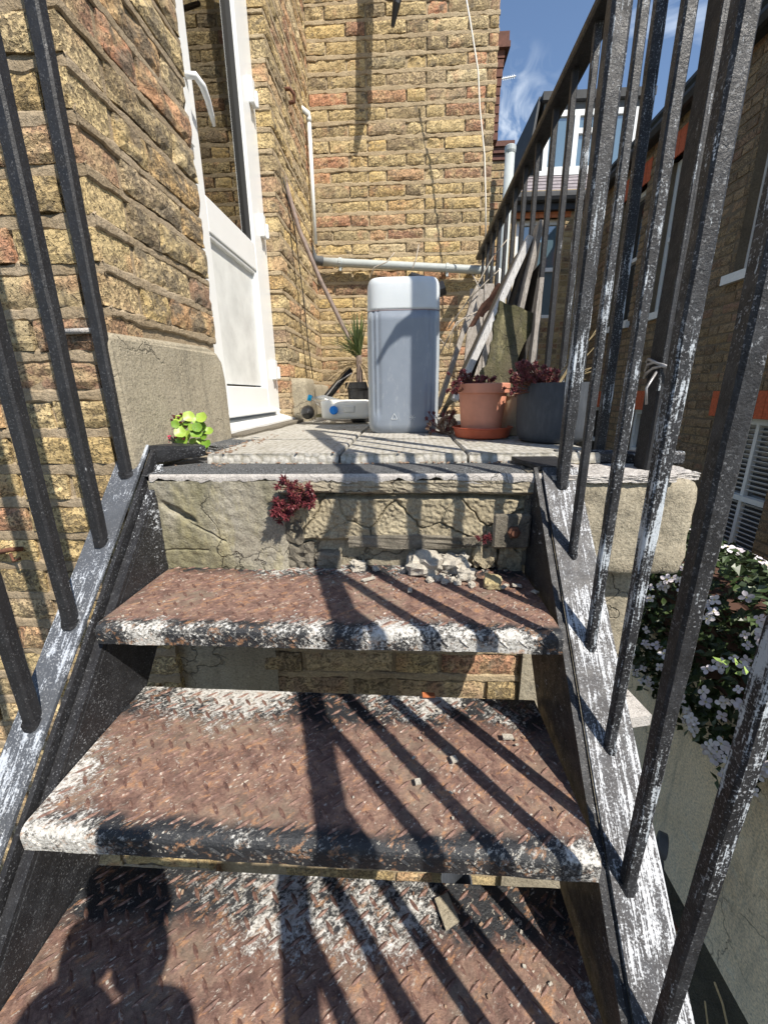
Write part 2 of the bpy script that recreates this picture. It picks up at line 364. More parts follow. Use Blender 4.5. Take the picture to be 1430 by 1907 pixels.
def rust_mat():
    """old chequer plate: local y = 0 at the nose and grows to the back; worn black and white paint by the edges, rust between"""
    a = M('rusty_plate'); r = a.orand(); v = a.vec((1, 1, 1), r)
    y = a.sep(a.co, 1); x = a.sep(a.co, 0)
    n_big = a.noise(v, 7, 5, .65); n_mid = a.noise(v, 34, 5, .7); n_fine = a.noise(v, 190, 4, .75)
    diag = a.noise(a.vec((1.5, .35, 1), r, rot=(0, 0, .85)), 150, 5, .8)
    rust = a.ramp(n_mid, [(.28, (.085, .050, .040)), (.46, (.165, .095, .074)), (.58, (.24, .150, .112)), (.70, (.36, .19, .10)), (.8, (.26, .14, .09))])
    rust = a.mix(.7, rust, a.ramp(n_fine, [(.3, .5), (.7, 1.45)]), 'MULTIPLY')
    rust = a.mix(a.ramp(a.noise(v, 9, 5, .7), [(.48, 0.0), (.68, .55)]), rust, (.26, .225, .165))
    # distance from the nose and the back edge
    e1 = a.math('SUBTRACT', 1.0, a.math('DIVIDE', a.math('ABSOLUTE', a.math('SUBTRACT', y, .006)), .065), clamp=True)
    e2 = a.math('DIVIDE', a.math('SUBTRACT', y, .10), .14, clamp=True)
    e3 = a.math('DIVIDE', a.math('SUBTRACT', a.math('ABSOLUTE', x), .22), .16, clamp=True)
    edge = a.math('MAXIMUM', e1, a.math('MAXIMUM', a.math('MULTIPLY', e2, .92), a.math('MULTIPLY', e3, .6)))
    lf = a.ramp(a.noise(a.vec((1, .4, 1), r), 5.0, 3, .6), [(.36, .08), (.64, .34)])
    cover = a.math('ADD', a.math('MULTIPLY', edge, lf), a.math('ADD', a.math('MULTIPLY', n_big, .55), a.math('MULTIPLY', a.mix(.5, diag, n_fine), .75)))
    white = a.ramp(cover, [(.83, 0.0), (.90, .85)])
    wtone = a.ramp(n_fine, [(.3, (.30, .29, .27)), (.48, (.55, .53, .49)), (.62, (.76, .76, .74))])
    blackc = a.math('ADD', a.math('MULTIPLY', edge, .62), a.math('ADD', a.math('MULTIPLY', a.noise(v, 13, 4, .7, .5), .5), a.math('MULTIPLY', n_mid, .25)))
    black = a.ramp(blackc, [(.74, 0.0), (.86, 1.0)])
    col = a.mix(black, rust, (.022, .024, .028))
    col = a.mix(white, col, wtone)
    och = a.ramp(a.noise(a.vec((1.3, .5, 1), r, rot=(0, 0, .85)), 60, 4, .75), [(.56, 0.0), (.66, .6)])
    col = a.mix(och, col, (.46, .24, .12))
    speck = a.ramp(a.noise(a.vec((1.3, .5, 1), r, rot=(0, 0, .85)), 150, 3, .75), [(.60, 0.0), (.66, .85)])
    speck = a.math('MULTIPLY', speck, a.ramp(a.noise(v, 11, 3, .6), [(.42, .15), (.60, 1.0)]))
    col = a.mix(speck, col, (.62, .58, .50))
    h = a.math('ADD', a.math('MULTIPLY', n_mid, .8), a.math('ADD', n_fine, a.math('MULTIPLY', white, .5)))
    return a.set(col, a.mix(black, .88, .5), bump=h, dist=.0022)
rust_m = rust_mat()
def lozenge_mat():
    a = M('worn_lozenge'); v = a.vec(); n = a.noise(v, 120, 4, .75)
    col = a.ramp(n, [(.34, (.075, .042, .034)), (.50, (.15, .080, .062)), (.60, (.25, .15, .11)), (.68, (.50, .46, .41))])
    return a.set(col, .7, bump=n, dist=.001)
lozenge_m = lozenge_mat()
paint_bar = paint_mat('worn_black_bar', .66, tone=(.55, .60, .65))
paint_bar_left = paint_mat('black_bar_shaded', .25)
paint_flange_r = paint_mat('brushed_flange', .94, (1.0, .05, 1.0), 1.0, tone=(.60, .62, .65), base=(.05, .048, .05), rot=(R(-48.5), 0, 0), sc=1.0)
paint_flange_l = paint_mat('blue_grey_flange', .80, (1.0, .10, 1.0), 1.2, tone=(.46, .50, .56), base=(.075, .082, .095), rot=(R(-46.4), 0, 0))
paint_web = paint_mat('black_web', .42, (1, .3, 1), 1.0)
paint_post = paint_mat('black_post', .18)
paint_rail = paint_mat('rail_black', .15)

def simple(name, col, rough=.5, n=0.0, sc=40, **k):
    a = M(name)
    if n:
        v = a.vec(); q = a.noise(v, sc, 4, .6)
        c = a.mix(1.0, col, a.ramp(q, [(.3, 1 - n), (.7, 1 + n)]), 'MULTIPLY')
        return a.set(c, rough, bump=q, dist=.0008, **k)
    return a.set(col, rough, **k)
upvc = simple('white_upvc', (.80, .81, .80), .28, .03, 6)
upvc_dirty = simple('dirty_upvc', (.66, .67, .65), .35, .16, 9)
gasket = simple('rubber_gasket', (.02, .02, .02), .6)
pipe_white = simple('white_pipe', (.78, .79, .76), .35, .04)
pipe_grey = simple('grey_pipe', (.42, .45, .44), .35, .08, 20)
black_pl = simple('black_plastic', (.015, .015, .016), .35, .2)
lead_m = simple('lead_grey', (.10, .105, .11), .7, .25, 12)
dark_roof = simple('dark_roofing', (.035, .037, .04), .75, .3, 10)
slate_m = simple('slate', (.24, .21, .22), .75, .25, 15)
orange_br = simple('orange_rubber_brick', (.46, .10, .035), .85, .25, 60)
red_dark = simple('sooty_red_brick', (.13, .06, .045), .9, .3, 40)
orange_pale = simple('red_lintel_brick', (.50, .16, .06), .85, .25, 60)
blue_cap = simple('blue_cap', (.0, .22, .72), .35)
cyan_cap = simple('cyan_cap', (.0, .40, .72), .35)
cable_w = simple('white_cable', (.75, .70, .62), .5)
cable_b = simple('dark_cable', (.03, .028, .028), .6)
galv = simple('galvanised_wire', (.35, .34, .34), .45, .2, 80, Metallic=.6)
rust_iron = simple('rusty_iron', (.14, .06, .035), .9, .4, 90)
terracotta = simple('terracotta_plastic', (.60, .26, .17), .6, .10, 30)
terracotta_d = simple('terracotta_saucer', (.42, .09, .04), .45, .15, 30)
soil_m = simple('dark_soil', (.03, .02, .014), .95, .4, 90)
ground_m = concrete_mat('dark_yard', (.05, .045, .03), (.10, .09, .06), st=.7)
grass_stem = simple('dry_straw', (.46, .36, .20), .8, .2, 60)
wood_stick = simple('weathered_cane', (.20, .15, .125), .75, .3, 40)
twig_m = simple('pale_twig', (.40, .35, .29), .8, .3, 60)
def pot_grey():
    a = M('slate_grey_pot'); v = a.vec((1, 1, 1.6)); n = a.noise(v, 80, 3, .6); p = a.ramp(a.voro(v, 70), [(.0, 1.0), (.14, 0.0)])
    col = a.mix(a.ramp(a.noise(a.vec((4, 4, 1)), 30, 3), [(.45, 0.0), (.7, .5)]), (.045, .052, .065), (.085, .095, .11))
    return a.set(col, .72, bump=a.math('SUBTRACT', a.math('MULTIPLY', n, .4), p), dist=.0012)
grey_pot_m = pot_grey()
beige_pot_m = simple('beige_pot', (.42, .36, .25), .8, .2, 30)
def wood_mat(name, c1, c2, c3):
    a = M(name); r = a.orand(); v = a.vec((14, 14, .8), r)
    n = a.noise(v, 9, 5, .7, .4); g = a.noise(a.vec((30, 30, .6), r), 20, 3, .6)
    col = a.ramp(n, [(.25, c1), (.5, c2), (.75, c3)])
    col = a.mix(a.ramp(g, [(.60, 0.0), (.66, .8)]), col, (.02, .017, .014))
    return a.set(col, .88, bump=a.math('ADD', n, g), dist=.002)
wood_grey = wood_mat('silvered_wood', (.16, .14, .12), (.30, .27, .24), (.46, .43, .40))
wood_dark = wood_mat('dark_wood', (.02, .018, .016), (.05, .045, .04), (.12, .105, .09))
wood_white = wood_mat('painted_trim', (.40, .39, .38), (.55, .54, .53), (.68, .67, .66))
wood_brown = wood_mat('brown_board', (.10, .085, .065), (.17, .15, .115), (.24, .21, .17))
moss_m = concrete_mat('mossy_board', (.065, .055, .03), (.13, .11, .065), green=(.065, .062, .024), st=.9, sc=2)
rustsheet = simple('rusted_sheet', (.12, .055, .035), .9, .45, 60)

def glass_mat(name, tint=(.02, .024, .028), rough=.03):
    a = M(name); a.set(tint, rough, Specular_IOR_Level=1.0); a.b.inputs['IOR'].default_value = 1.9; return a.m
glass_dark = glass_mat('window_glass')
glass_sky = glass_mat('dormer_glass', (.10, .16, .20), .05)
def door_glass():
    a = M('door_glass'); g_ = a.n.new('ShaderNodeBsdfGlossy'); g_.inputs['Roughness'].default_value = .015; g_.inputs['Color'].default_value = (.9, .9, .88, 1)
    t_ = a.n.new('ShaderNodeBsdfTransparent'); t_.inputs['Color'].default_value = (.55, .58, .56, 1); f_ = a.n.new('ShaderNodeFresnel'); f_.inputs['IOR'].default_value = 3.2
    m_ = a.n.new('ShaderNodeMixShader'); a.l.new(f_.outputs[0], m_.inputs[0]); a.l.new(t_.outputs[0], m_.inputs[1]); a.l.new(g_.outputs[0], m_.inputs[2])
    a.l.new(m_.outputs[0], a.n['Material Output'].inputs['Surface']); return a.m
door_gl = door_glass()
def jug_mat(name, c1, c2, tr=.25, edge=None):
    a = M(name); v = a.vec(); n = a.noise(v, 26, 3)
    c = a.mix(n, c1, c2)
    if edge:                                        # thick milky corners of the moulding, scuffs
        d = a.math('ABSOLUTE', a.math('SUBTRACT', a.sep(a.co, 0), edge[0]))
        c = a.mix(a.ramp(a.math('DIVIDE', d, edge[1]), [(.80, 0.0), (.97, .75)]), c, (.52, .56, .58))
    c = a.mix(a.ramp(a.noise(a.vec((1, 1, .3)), 60, 5, .8), [(.56, 0.0), (.75, .22)]), c, (.72, .74, .74))
    a.set(c, .38, bump=a.noise(v, 300, 3), dist=.0004)
    a.b.inputs['Subsurface Weight'].default_value = tr; a.b.inputs['Subsurface Radius'].default_value = (.06, .06, .07); a.b.inputs['Subsurface Scale'].default_value = .4
    return a.m
jug_white = jug_mat('milky_polythene', (.54, .58, .61), (.62, .66, .69))
jug_blue = jug_mat('polythene_over_dark_liquid', (.20, .225, .29), (.25, .28, .345), .15)
jug_line = simple('brown_tide_line', (.22, .19, .21), .5)
bottle_white = jug_mat('white_bottle', (.74, .72, .64), (.80, .79, .74))
def clear_mat():
    a = M('clear_plastic'); a.set((.75, .78, .8), .12); a.b.inputs['Transmission Weight'].default_value = .8; a.b.inputs['IOR'].default_value = 1.2; return a.m
clear_m = clear_mat()
def leaf_mat(name, c1, c2, rough=.55, tr=0.0, obj=False):
    a = M(name); r = a.orand() if obj else a.island(); col = a.ramp(r, [(0, c1), (1, c2)])
    a.set(col, rough)
    if tr:
        a.b.inputs['Subsurface Weight'].default_value = tr; a.b.inputs['Subsurface Scale'].default_value = .01
    return a.m
sedum_m = leaf_mat('burgundy_sedum', (.055, .010, .014), (.20, .042, .05), .45)
sedum_dry = leaf_mat('dry_sedum', (.16, .09, .06), (.36, .25, .17), .8)
lime_m = leaf_mat('lime_leaf', (.13, .25, .025), (.34, .46, .07), .42, .2, True)
magenta_m = leaf_mat('magenta_bud', (.40, .02, .07), (.55, .05, .12), .5)
yucca_m = leaf_mat('yucca_blade', (.05, .085, .025), (.17, .21, .07), .45)
straw_m = leaf_mat('yucca_dead_blade', (.33, .24, .13), (.55, .44, .27), .7)
clem_leaf = leaf_mat('clematis_leaf', (.018, .032, .010), (.06, .095, .030), .45)
clem_new = leaf_mat('clematis_new_leaf', (.20, .30, .06), (.30, .42, .12), .5)
petal_m = leaf_mat('clematis_petal', (.62, .55, .60), (.78, .75, .77), .5, 0, True)
stamen_m = simple('clematis_stamen', (.55, .50, .12), .6)
vine_m = simple('clematis_stem', (.09, .045, .03), .8)
louvre_m = simple('louvre_grey', (.52, .52, .50), .5, .05)
sash_m = simple('sash_white', (.66, .67, .65), .45, .06)
room_m = simple('dark_room', (.012, .012, .012), .9)
skin_m = simple('skin', (.45, .27, .19), .5, .05)
cloth_m = simple('blue_cotton', (.05, .07, .13), .9, .15, 90)
hair_m = simple('dark_hair', (.03, .02, .015), .6, .2, 80)

# ------------------------------------------------------------------ bricks
def brick_mesh(name, L, H, D, seed, mat, nu=9, nw=4, amp=.0030, jit=.0026, arris=.0042):
    mb = MB(); rg = random.Random(seed)
    def fn(u, v):
        x = (u - .5) * L; z = (v - .5) * H
        e = min(u * L, (1 - u) * L, v * H, (1 - v) * H) + .0015 * nv((x, 7, z), 70, seed)
        y = arris * max(0, 1 - e / .006) ** 2
        y += amp * (nv((x, 0, z), 45, seed) + .7 * nv((x, 0, z), 110, seed + 2)) - amp * .4
        cut = max(0, nv((x, 3, z), 26, seed + 9) - .22) * .016              # spalled hollows
        y += cut
        x += jit * nv((z, x, 0), 40, seed + 1) * 1.5
        z += jit * (nv((x, 0, 1), 32, seed + 4) * 1.8) * (1 if abs(v - .5) > .3 else .2)
        return Vector((x, y, z))
    mb.grid(fn, nu, nw)
    w = nu + 1
    rim = [i for i in range(w)] + [j * w + nu for j in range(1, nw + 1)] + [nw * w + i for i in range(nu - 1, -1, -1)] + [j * w for j in range(nw - 1, 0, -1)]
    o = len(mb.v)
    for i in rim: p = mb.v[i]; mb.v.append(Vector((p.x, D, p.z)))
    n = len(rim)
    for k in range(n): mb.f.append((rim[(k+1) % n], rim[k], o + k, o + (k+1) % n))
    return mb.mesh(name, mat, smooth=False)
def brick_set(mat, tag_, H=.060, nvar=7, **k):
    k['H'] = H
    d = {}
    for L, nm in ((.218, 'stretcher'), (.102, 'header'), (.160, 'cut')):
        d[nm] = [brick_mesh('brick', L, k['H'], .10, (len(tag_) * 31 + len(nm) * 7 + i * 13), mat, nu=max(5, int(L / .020)), **{q: w for q, w in k.items() if q != 'H'}) for i in range(nvar)]
    return d
BR = brick_set(brick_m, 'near', H=.0555)
BRS = brick_set(brick_sooty, 'sooty', H=.0590)
BRF = brick_set(brick_far, 'farr', H=.062, nvar=4, nw=2)

def lay(parent, frame, u0, u1, z0, z1, bset, course=.0765, holes=(), lim=None, phase=0, proud=.0045, jitter=.0045, near=None):
    """Flemish bond; frame = (origin, rotation about z): local x runs along the wall, local -y points out of it.
    Returns slots that were not laid as single bricks."""
    org, rz = frame; rm = Matrix.Rotation(rz, 3, 'Z'); left = []
    nrow = int((z1 - z0) / course + .5); slots = []
    for k in range(nrow):
        z = z0 + (k + .5) * course
        spans = [(u0, u1)]
        for (ha, hb, hc, hd_) in holes:
            if hc < z < hd_:
                ns = []
                for (s0, s1) in spans:
                    if hb <= s0 or ha >= s1: ns.append((s0, s1)); continue
                    if ha > s0: ns.append((s0, ha))
                    if hb < s1: ns.append((hb, s1))
                spans = ns
        for (s0, s1) in spans:
            u = s0; seq = 0 if (k + phase) % 2 == 0 else 1
            while u < s1 - .02:
                nm, L = (('stretcher', .218), ('header', .102))[seq]
                rem = s1 - u
                if rem < L + .04:
                    if rem < .13: nm, L = 'header', .102
                    elif rem < .19: nm, L = 'cut', .160
                    sx = min(1.3, max(.35, (rem - .004) / L)) if rem < L * 1.25 + .01 else 1.0
                else: sx = 1.0
                slots.append((u + L * sx / 2, z, nm, sx, L))
                u += L * sx + .0105; seq = 1 - seq
    if near is not None: slots.sort(key=lambda s_: near(s_[0], s_[1]))
    for i, (c, z, nm, sx, L) in enumerate(slots):
        if lim is not None and i >= lim: left.append((c, z, nm, sx, L)); continue
        me = rnd.choice(bset[nm])
        y = -proud + rnd.uniform(-jitter, jitter)
        o = bpy.data.objects.new('brick', me); COL.objects.link(o); o.parent = parent
        o.location = Vector(org) + rm @ Vector((c, y, z + rnd.uniform(-.0018, .0018)))
        o.rotation_euler = (rnd.uniform(-.012, .012), rnd.uniform(-.014, .014), rz + rnd.uniform(-.012, .012))
        fl = rnd.choice((1, -1))
        o.scale = (sx * fl * rnd.uniform(.985, 1.0), 1, fl * rnd.uniform(.94, 1.03))
        if fl == -1: pass
    return left
def ribbons(mb, frame, u0, u1, z0, z1, course=.0765, half=.0120, proud=.0010, seed=0, du=.013, holes=(), first=0):
    org, rz = frame; rm = Matrix.Rotation(rz, 3, 'Z'); org = Vector(org)
    for k in range(first, int((z1 - z0) / course + .5) + 1):
        z = z0 + k * course
        spans = [(u0, u1)]
        for (a, b, zc, zd) in holes:
            if zc - .02 < z < zd + .02:
                ns = []
                for (s0, s1) in spans:
                    if a > s0: ns.append((s0, min(s1, a)))
                    if b < s1: ns.append((max(s0, b), s1))
                spans = [q for q in ns if q[1] - q[0] > .02]
        for (s0, s1) in spans:
            n = max(2, int((s1 - s0) / du))
            def fn(t, w):
                u = s0 + (s1 - s0) * t
                c = z + .0030 * nv((u, z, 0), 7, seed) + .0022 * nv((u, z, 2), 34, seed)
                h = half * (1 + .45 * nv((u, z, 5), 14, seed) + .5 * nv((u, z, 8), 60, seed))
                ww = (w - .5) * 2
                y = -proud + .0045 * abs(ww) ** 6 + .0009 * nv((u, z + ww * .03, 3), 60, seed) - .001
                return org + rm @ Vector((u, y, c + ww * h))
            mb.grid(fn, n, 6)
def brick_mass(name, parent, frame, slots, mat, H=.062, proud=.004):
    org, rz = frame; rm = Matrix.Rotation(rz, 3, 'Z'); org = Vector(org); mb = MB()
    for (c, z, nm, sx, L) in slots:
        w = L * sx / 2; h = H / 2; y = -proud + rnd.uniform(-.003, .003); q = rnd.uniform(-.004, .004)
        fr = [(-w + .003, y, -h + .003), (w - .003, y, -h + .003), (w - .003, y, h - .003), (-w + .003, y, h - .003)]
        bk = [(-w, y + .02, -h), (w, y + .02, -h), (w, y + .02, h), (-w, y + .02, h)]
        vs = [org + rm @ Vector((c + x, yy + q * x / w * .5, z + zz)) for (x, yy, zz) in fr + bk]
        mb.add(vs, [(0, 1, 2, 3), (1, 0, 4, 5), (2, 1, 5, 6), (3, 2, 6, 7), (0, 3, 7, 4)])
    o = mb.build(name, mat, parent); o['kind'] = 'stuff'; return o

# ------------------------------------------------------------------ geometry of the place
Z_LAND, Z_SLAB, Y_LAND = -.152, -.127, .79
XW = -.563                                   # face of the left house wall
Y_CORNER, Y_JAMB1, Y_JAMB2, Y_BACK = .83, 1.27, 2.05, 2.90
Z_G = -2.1

# ground
g = MB(); n = 60
g.grid(lambda u, v: Vector(((u - .5) * 80, (v - .4) * 80, Z_G + .012 * noise.noise(Vector((u * 90, v * 90, 0))))), n, n)
struct(g.build('ground', ground_m))

# ------------------------------------------------------------------ left house wall, near the steps
wl_near = thing('house_wall', 'sunlit yellow stock brick house wall at far left, behind the left railing bars', 'wall')
frA = ((0, Y_CORNER, 0), 0.0)
frB = ((XW, 0, 0), R(90))
core = MB()
core.box2((-1.75, Y_CORNER + .006, -2.1), (XW - .006, Y_JAMB1 - .004, 1.35))
ribbons(core, frA, -1.7, XW + .001, -2.06, 1.1, seed=1, half=.014, proud=.001)
ribbons(core, frB, Y_CORNER - .004, Y_JAMB1, -2.06 + .0765 * 28, 1.3, seed=2, half=.0105, proud=.0004)
core.build('mortar', mortar_lime, wl_near)
lay(wl_near, frA, -1.52, XW, -2.06 + .0765 * 3, 1.05, BR)
lay(wl_near, frB, Y_CORNER + .105, Y_JAMB1, -2.06 + .0765 * 29, 1.25, BRS, phase=1)

wl_far = thing('house_wall', 'narrow strip of sunlit brick wall between white door and back corner', 'wall')
core = MB()
core.box2((-1.4, Y_JAMB2 + .008, -.2), (XW - .006, Y_BACK + .1, 2.7))
ribbons(core, frB, Y_JAMB2 - .003, Y_BACK, -.151, 2.45, seed=3, half=.013)
ribbons(core, ((0, Y_JAMB2, 0), 0), -.66, XW, -.151, 2.2, seed=4, half=.0095)
core.build('mortar', mortar_m, wl_far)
lay(wl_far, frB, Y_JAMB2, Y_BACK - .005, -.151, 2.45, BR, phase=0)

# ------------------------------------------------------------------ back wall
bw = thing('back_wall', 'tall sunlit stock brick wall behind the plastic drum, ending against the sky', 'wall')
frC = ((0, Y_BACK, 0), 0.0)
core = MB(); core.box2((XW - .05, Y_BACK + .006, -.2), (.512, Y_BACK + .6, 2.75))
ribbons(core, frC, XW, .516, -.151, 2.6, seed=5, half=.0135, proud=.0015)
core.build('mortar', mortar_m, bw)
lay(bw, frC, XW + .004, .516, -.151, 2.6, BR, phase=1)
# corbelled eaves of the wall's far end, seen past its edge
cb = MB(); q0 = at(926, 262, Y=3.3); q1 = at(932, 92, Y=3.3)
nk = 10
for k in range(nk):
    z_ = q0.z + (q1.z - q0.z) * k / nk; h_ = (q1.z - q0.z) / nk
    cb.box2((.50, 3.3, z_ + .006), (q0.x + .001 + .004 * max(0, k - 5), 3.55, z_ + h_ - .002))
cb.box2((.48, 3.28, q1.z), (q0.x + .045, 3.6, q1.z + .03)); cb.box2((.48, 3.3, q1.z + .03), (q0.x + .04, 3.6, q1.z + .09))
cb.build('corbel', red_dark, bw)

# ------------------------------------------------------------------ landing
land = MB()
land.box2((-.60, Y_LAND + .03, -.385), (.30, Y_BACK + .01, Z_LAND - .006))
land.box2((.301, Y_LAND + .06, -.385), (.575, Y_BACK + .01, Z_LAND - .03))
lobj = struct(land.build('landing', plinth_m)); 
# felt sheet with a slightly wavy front edge
fm = MB()
fm.grid(lambda u, v: Vector((-.545 + .85 * u, Y_LAND + .006 + .004 * nv((u, 0, 0), 14, 2) + v * .22, Z_LAND + .002 + .0015 * nv((u, v, 0), 9, 4) - (.006 if v == 0 else 0))), 50, 4)
fm.build('felt_sheet', felt_m, lobj)
sm = MB()       # ragged cement screed under the felt
sm.grid(lambda u, v: Vector((-.525 + .81 * u, Y_LAND + .006 - .006 * math.sin(min(1, v * 2) * 1.57), Z_LAND - .001 - v * (.014 + .009 * nv((u, 0, 0), 20, 6) + .006 * nv((u, 0, 3), 70, 6)))), 120, 3)
sm.build('screed_edge', screed_m, lobj)
for k in range(8):                                            # textured slabs, three across
    pass
xs = [(-.455, -.151), (-.145, .139), (.145, .43)]
for j in range(6):
    for i, (x0, x1) in enumerate(xs):
        y0 = .905 + j * .30; y1 = y0 + .293
        if j == 0 and i == 0: x0_, x1_ = x0 - .0, x1
        mb = MB()
        dz = rnd.uniform(-.002, .002)
        x0_ = x0 - (.07 if i == 0 and j > 0 else 0)
        mb.prism([(x0_, y0 + .004, Z_SLAB + dz - .005), (x0_ + .004, y0 + .004, Z_SLAB + dz), (x1 - .004, y0 + .004, Z_SLAB + dz), (x1, y0 + .004, Z_SLAB + dz - .005), (x1, y0, Z_SLAB - .024), (x0_, y0, Z_SLAB - .024)], (0, y1 - y0, 0))
        mb.build('paving_slab', slab_m, lobj)
# left concrete block face of the top riser
b = MB()
def blk(u, v):
    x = -.53 + .285 * u; z = -.166 - .212 * v
    y = Y_LAND + .004 * nv((x, 0, z), 14, 3) + .002 * nv((x, 0, z), 60, 3)
    c = Vector((x, 0, z)) - Vector((-.475, 0, -.235))
    y += .026 * math.exp(-((c.x / .030) ** 4 + ((c.z + c.x * .55) / .0075) ** 2))                 # broken socket
    ck = abs(z + .262 + .55 * (x + .445) + .006 * nv((x, 0, 0), 40, 2)) if x > -.47 and x < -.38 else 1
    y += .006 * math.exp(-(ck / .0022) ** 2)
    y += .004 * math.exp(-(abs(z + .318 + .004 * nv((x, 0, 0), 30, 5)) / .0018) ** 2) * (1 if x < -.42 else 0)
    e = u
    if e > .93: y += (e - .93) ** 2 * 4.0
    if v > .95: y += (v - .95) * .15
    return Vector((x, y, z))
b.grid(blk, 130, 96)
b.box2((-.53, Y_LAND + .014, -.372), (-.26, Y_LAND + .04, -.17))
b.build('concrete_block', concrete_m, lobj)
# thin top course across the riser
b = MB(); b.grid(lambda u, v: Vector((-.255 + .535 * u, Y_LAND + .004 * nv((u, v, 0), 9, 8) + .003 * nv((u * 5, v, 0), 9, 8) + .012 * (max(0, v - .85) / .15), -.166 - v * (.030 + .007 * nv((u, 0, 0), 5, 9)))), 70, 8)
b.build('concrete_lip', concrete_b, lobj)
cells = [(-.225, -.235), (-.165, -.25), (-.085, -.235), (-.02, -.262), (.045, -.235), (.12, -.255), (.175, -.225), (.225, -.27), (-.12, -.285), (.085, -.288)]
def riser(u, v):
    x = -.262 + .535 * u; z = -.198 - .115 * v
    wx = x + .010 * nv((x, 0, z), 22, 3) + .004 * nv((x, 0, z), 70, 7); wz = z + .008 * nv((x, 3, z), 22, 5) + .004 * nv((x, 3, z), 70, 9)
    ds = sorted((((wx - a_) * .75) ** 2 + ((wz - b2) * 1.1) ** 2, k) for k, (a_, b2) in enumerate(cells))
    d1, d2 = math.sqrt(ds[0][0]), math.sqrt(ds[1][0])
    strong = 1.0 if (ds[0][1] + ds[1][1]) % 3 else .35
    y = Y_LAND + .010 + .010 * strong * math.exp(-((d2 - d1) / .0025) ** 2)
    y += .006 * nv((x, 0, z), 12, 11) + .004 * nv((x, 0, z), 45, 12) + .003 * nv((x, 0, z), 130, 13)
    y += .002 * ((ds[0][1] * 37) % 5 - 2) * .5 + (.020 * max(0, nv((x, 9, 0), 9, 2) + .25) if z < -.290 + .012 * nv((x, 0, 0), 30, 2) else 0)
    y += .016 * math.exp(-((z + .203 + .004 * nv((x, 0, 0), 18, 4)) / .0032) ** 2)
    if v > .82: y += (v - .82) * .20
    return Vector((x, y, z))
b = MB(); b.grid(riser, 230, 60); b.build('broken_stonework', stone_m, lobj, smooth=False)
for (x, z, w, h, sd, mt) in ((-.225, -.335, .06, .06, 5, dark_rubble_m), (-.165, -.345, .055, .04, 6, dark_rubble_m), (.03, -.30, .3, .03, 7, dark_rubble_m), (.17, -.33, .05, .06, 8, stone_m), (.225, -.335, .055, .065, 9, stone_m), (-.235, -.27, .045, .07, 10, dark_rubble_m), (.262, -.25, .04, .20, 12, dark_rubble_m)):  # darkest pieces carry the cavity's shade in their colour
    MB().rough((x, Y_LAND + .05, z), (w, .085, h), 6, .3, .16, sd, fs_=2.4).build('rough_stone', mt, lobj, weld=True)
# concrete cantilever block at the right of the stairs
b = MB().rough((.43, .86, -.2675), (.285, .15, .205), 14, .30, .035, 21, fs_=2.6)
b.build('concrete_block', concrete_b, lobj, weld=True, smooth=True)
for (x, y, w, d, sd) in ((.345, .845, .12, .13, 1), (.455, .85, .13, .14, 2), (.535, .86, .085, .11, 3)):
    MB().rough((x, y, -.162), (w, d, .016), 18, .5, .22, sd, fs_=3.6).build('screed_patch', screed_m, lobj, weld=True)
# support wall below
sup = thing('support_wall', 'shaded old brick and render wall under the landing, seen between the treads', 'wall')
core = MB(); core.box2((-.60, .866, -2.1), (.52, .96, -.388)); 
frD = ((0, .86, 0), 0.0)
ribbons(core, frD, -.60, .52, -2.06, -.42, seed=9)
core.build('mortar', mortar_m, sup)
lay(sup, frD, -.36, .285, -2.06 + .0765 * 2, -.42, BR, phase=1)
b = MB(); b.grid(lambda u, v: Vector((-.60 + .28 * u, .852 + .003 * nv((u, v, 0), 6, 2), -.40 - .35 * v)), 30, 24); b.box2((-.60, .855, -.75), (-.322, .87, -.40)); b.build('render_patch', plinth_m, sup)
b = MB(); b.grid(lambda u, v: Vector((.285 + .25 * u + .004 * nv((v, 0, 0), 9, 2), .846 + .003 * nv((u, v, 0), 6, 2), -.372 - 1.6 * v)), 20, 60)
b.box2((.287, .850, -1.97), (.53, .95, -.375)); b.build('render_pier', concrete_b, sup)
MB().prism([(.50, .80, -.775), (.60, .83, -.785), (.57, .98, -.775), (.48, .98, -.77)], (0, 0, .03)).build('flagstone', screed_m, sup)

# ------------------------------------------------------------------ plinths beside the door
p1 = thing('plinth', 'smooth rendered plinth with a rounded top corner, left of the white door', 'plinth')
def rbox(c, size, n=10, rd=.3, amp=.02, seed=0, fs_=2.0):
    return MB().rough(c, size, n, rd, amp, seed, fs_=fs_)
mb = MB()
prof = [(.80, -.155), (.795, .10), (.81, .122), (1.19, .134), (1.235, .126), (1.262, .10), (1.268, .05), (1.270, -.155)]
def pl(y): return XW + .008 + .012 * min(1, max(0, (y - .80) / .10)) 
vs = []; 
for (y, z) in prof: vs.append(Vector((pl(y) - (.008 if z > .1 else 0), y, z)))
mb.prism(vs, (-.028, 0, 0))
o = mb.build('render_coat', plinth_m, p1)
bv = o.modifiers.new('bevel', 'BEVEL'); bv.width = .014; bv.segments = 3; bv.limit_method = 'ANGLE'
p2 = thing('plinth', 'small concrete plinth at the foot of the wall right of the door, by the bottles', 'plinth')
o = MB().rough((-.535, 2.17, -.035), (.10, .20, .235), 8, .35, .03, 31).build('stone', plinth_m, p2, weld=True, smooth=True)
o = MB().rough((-.548, 2.60, -.045), (.06, .54, .215), 8, .4, .04, 33).build('stone', plinth_m, p2, weld=True, smooth=True)

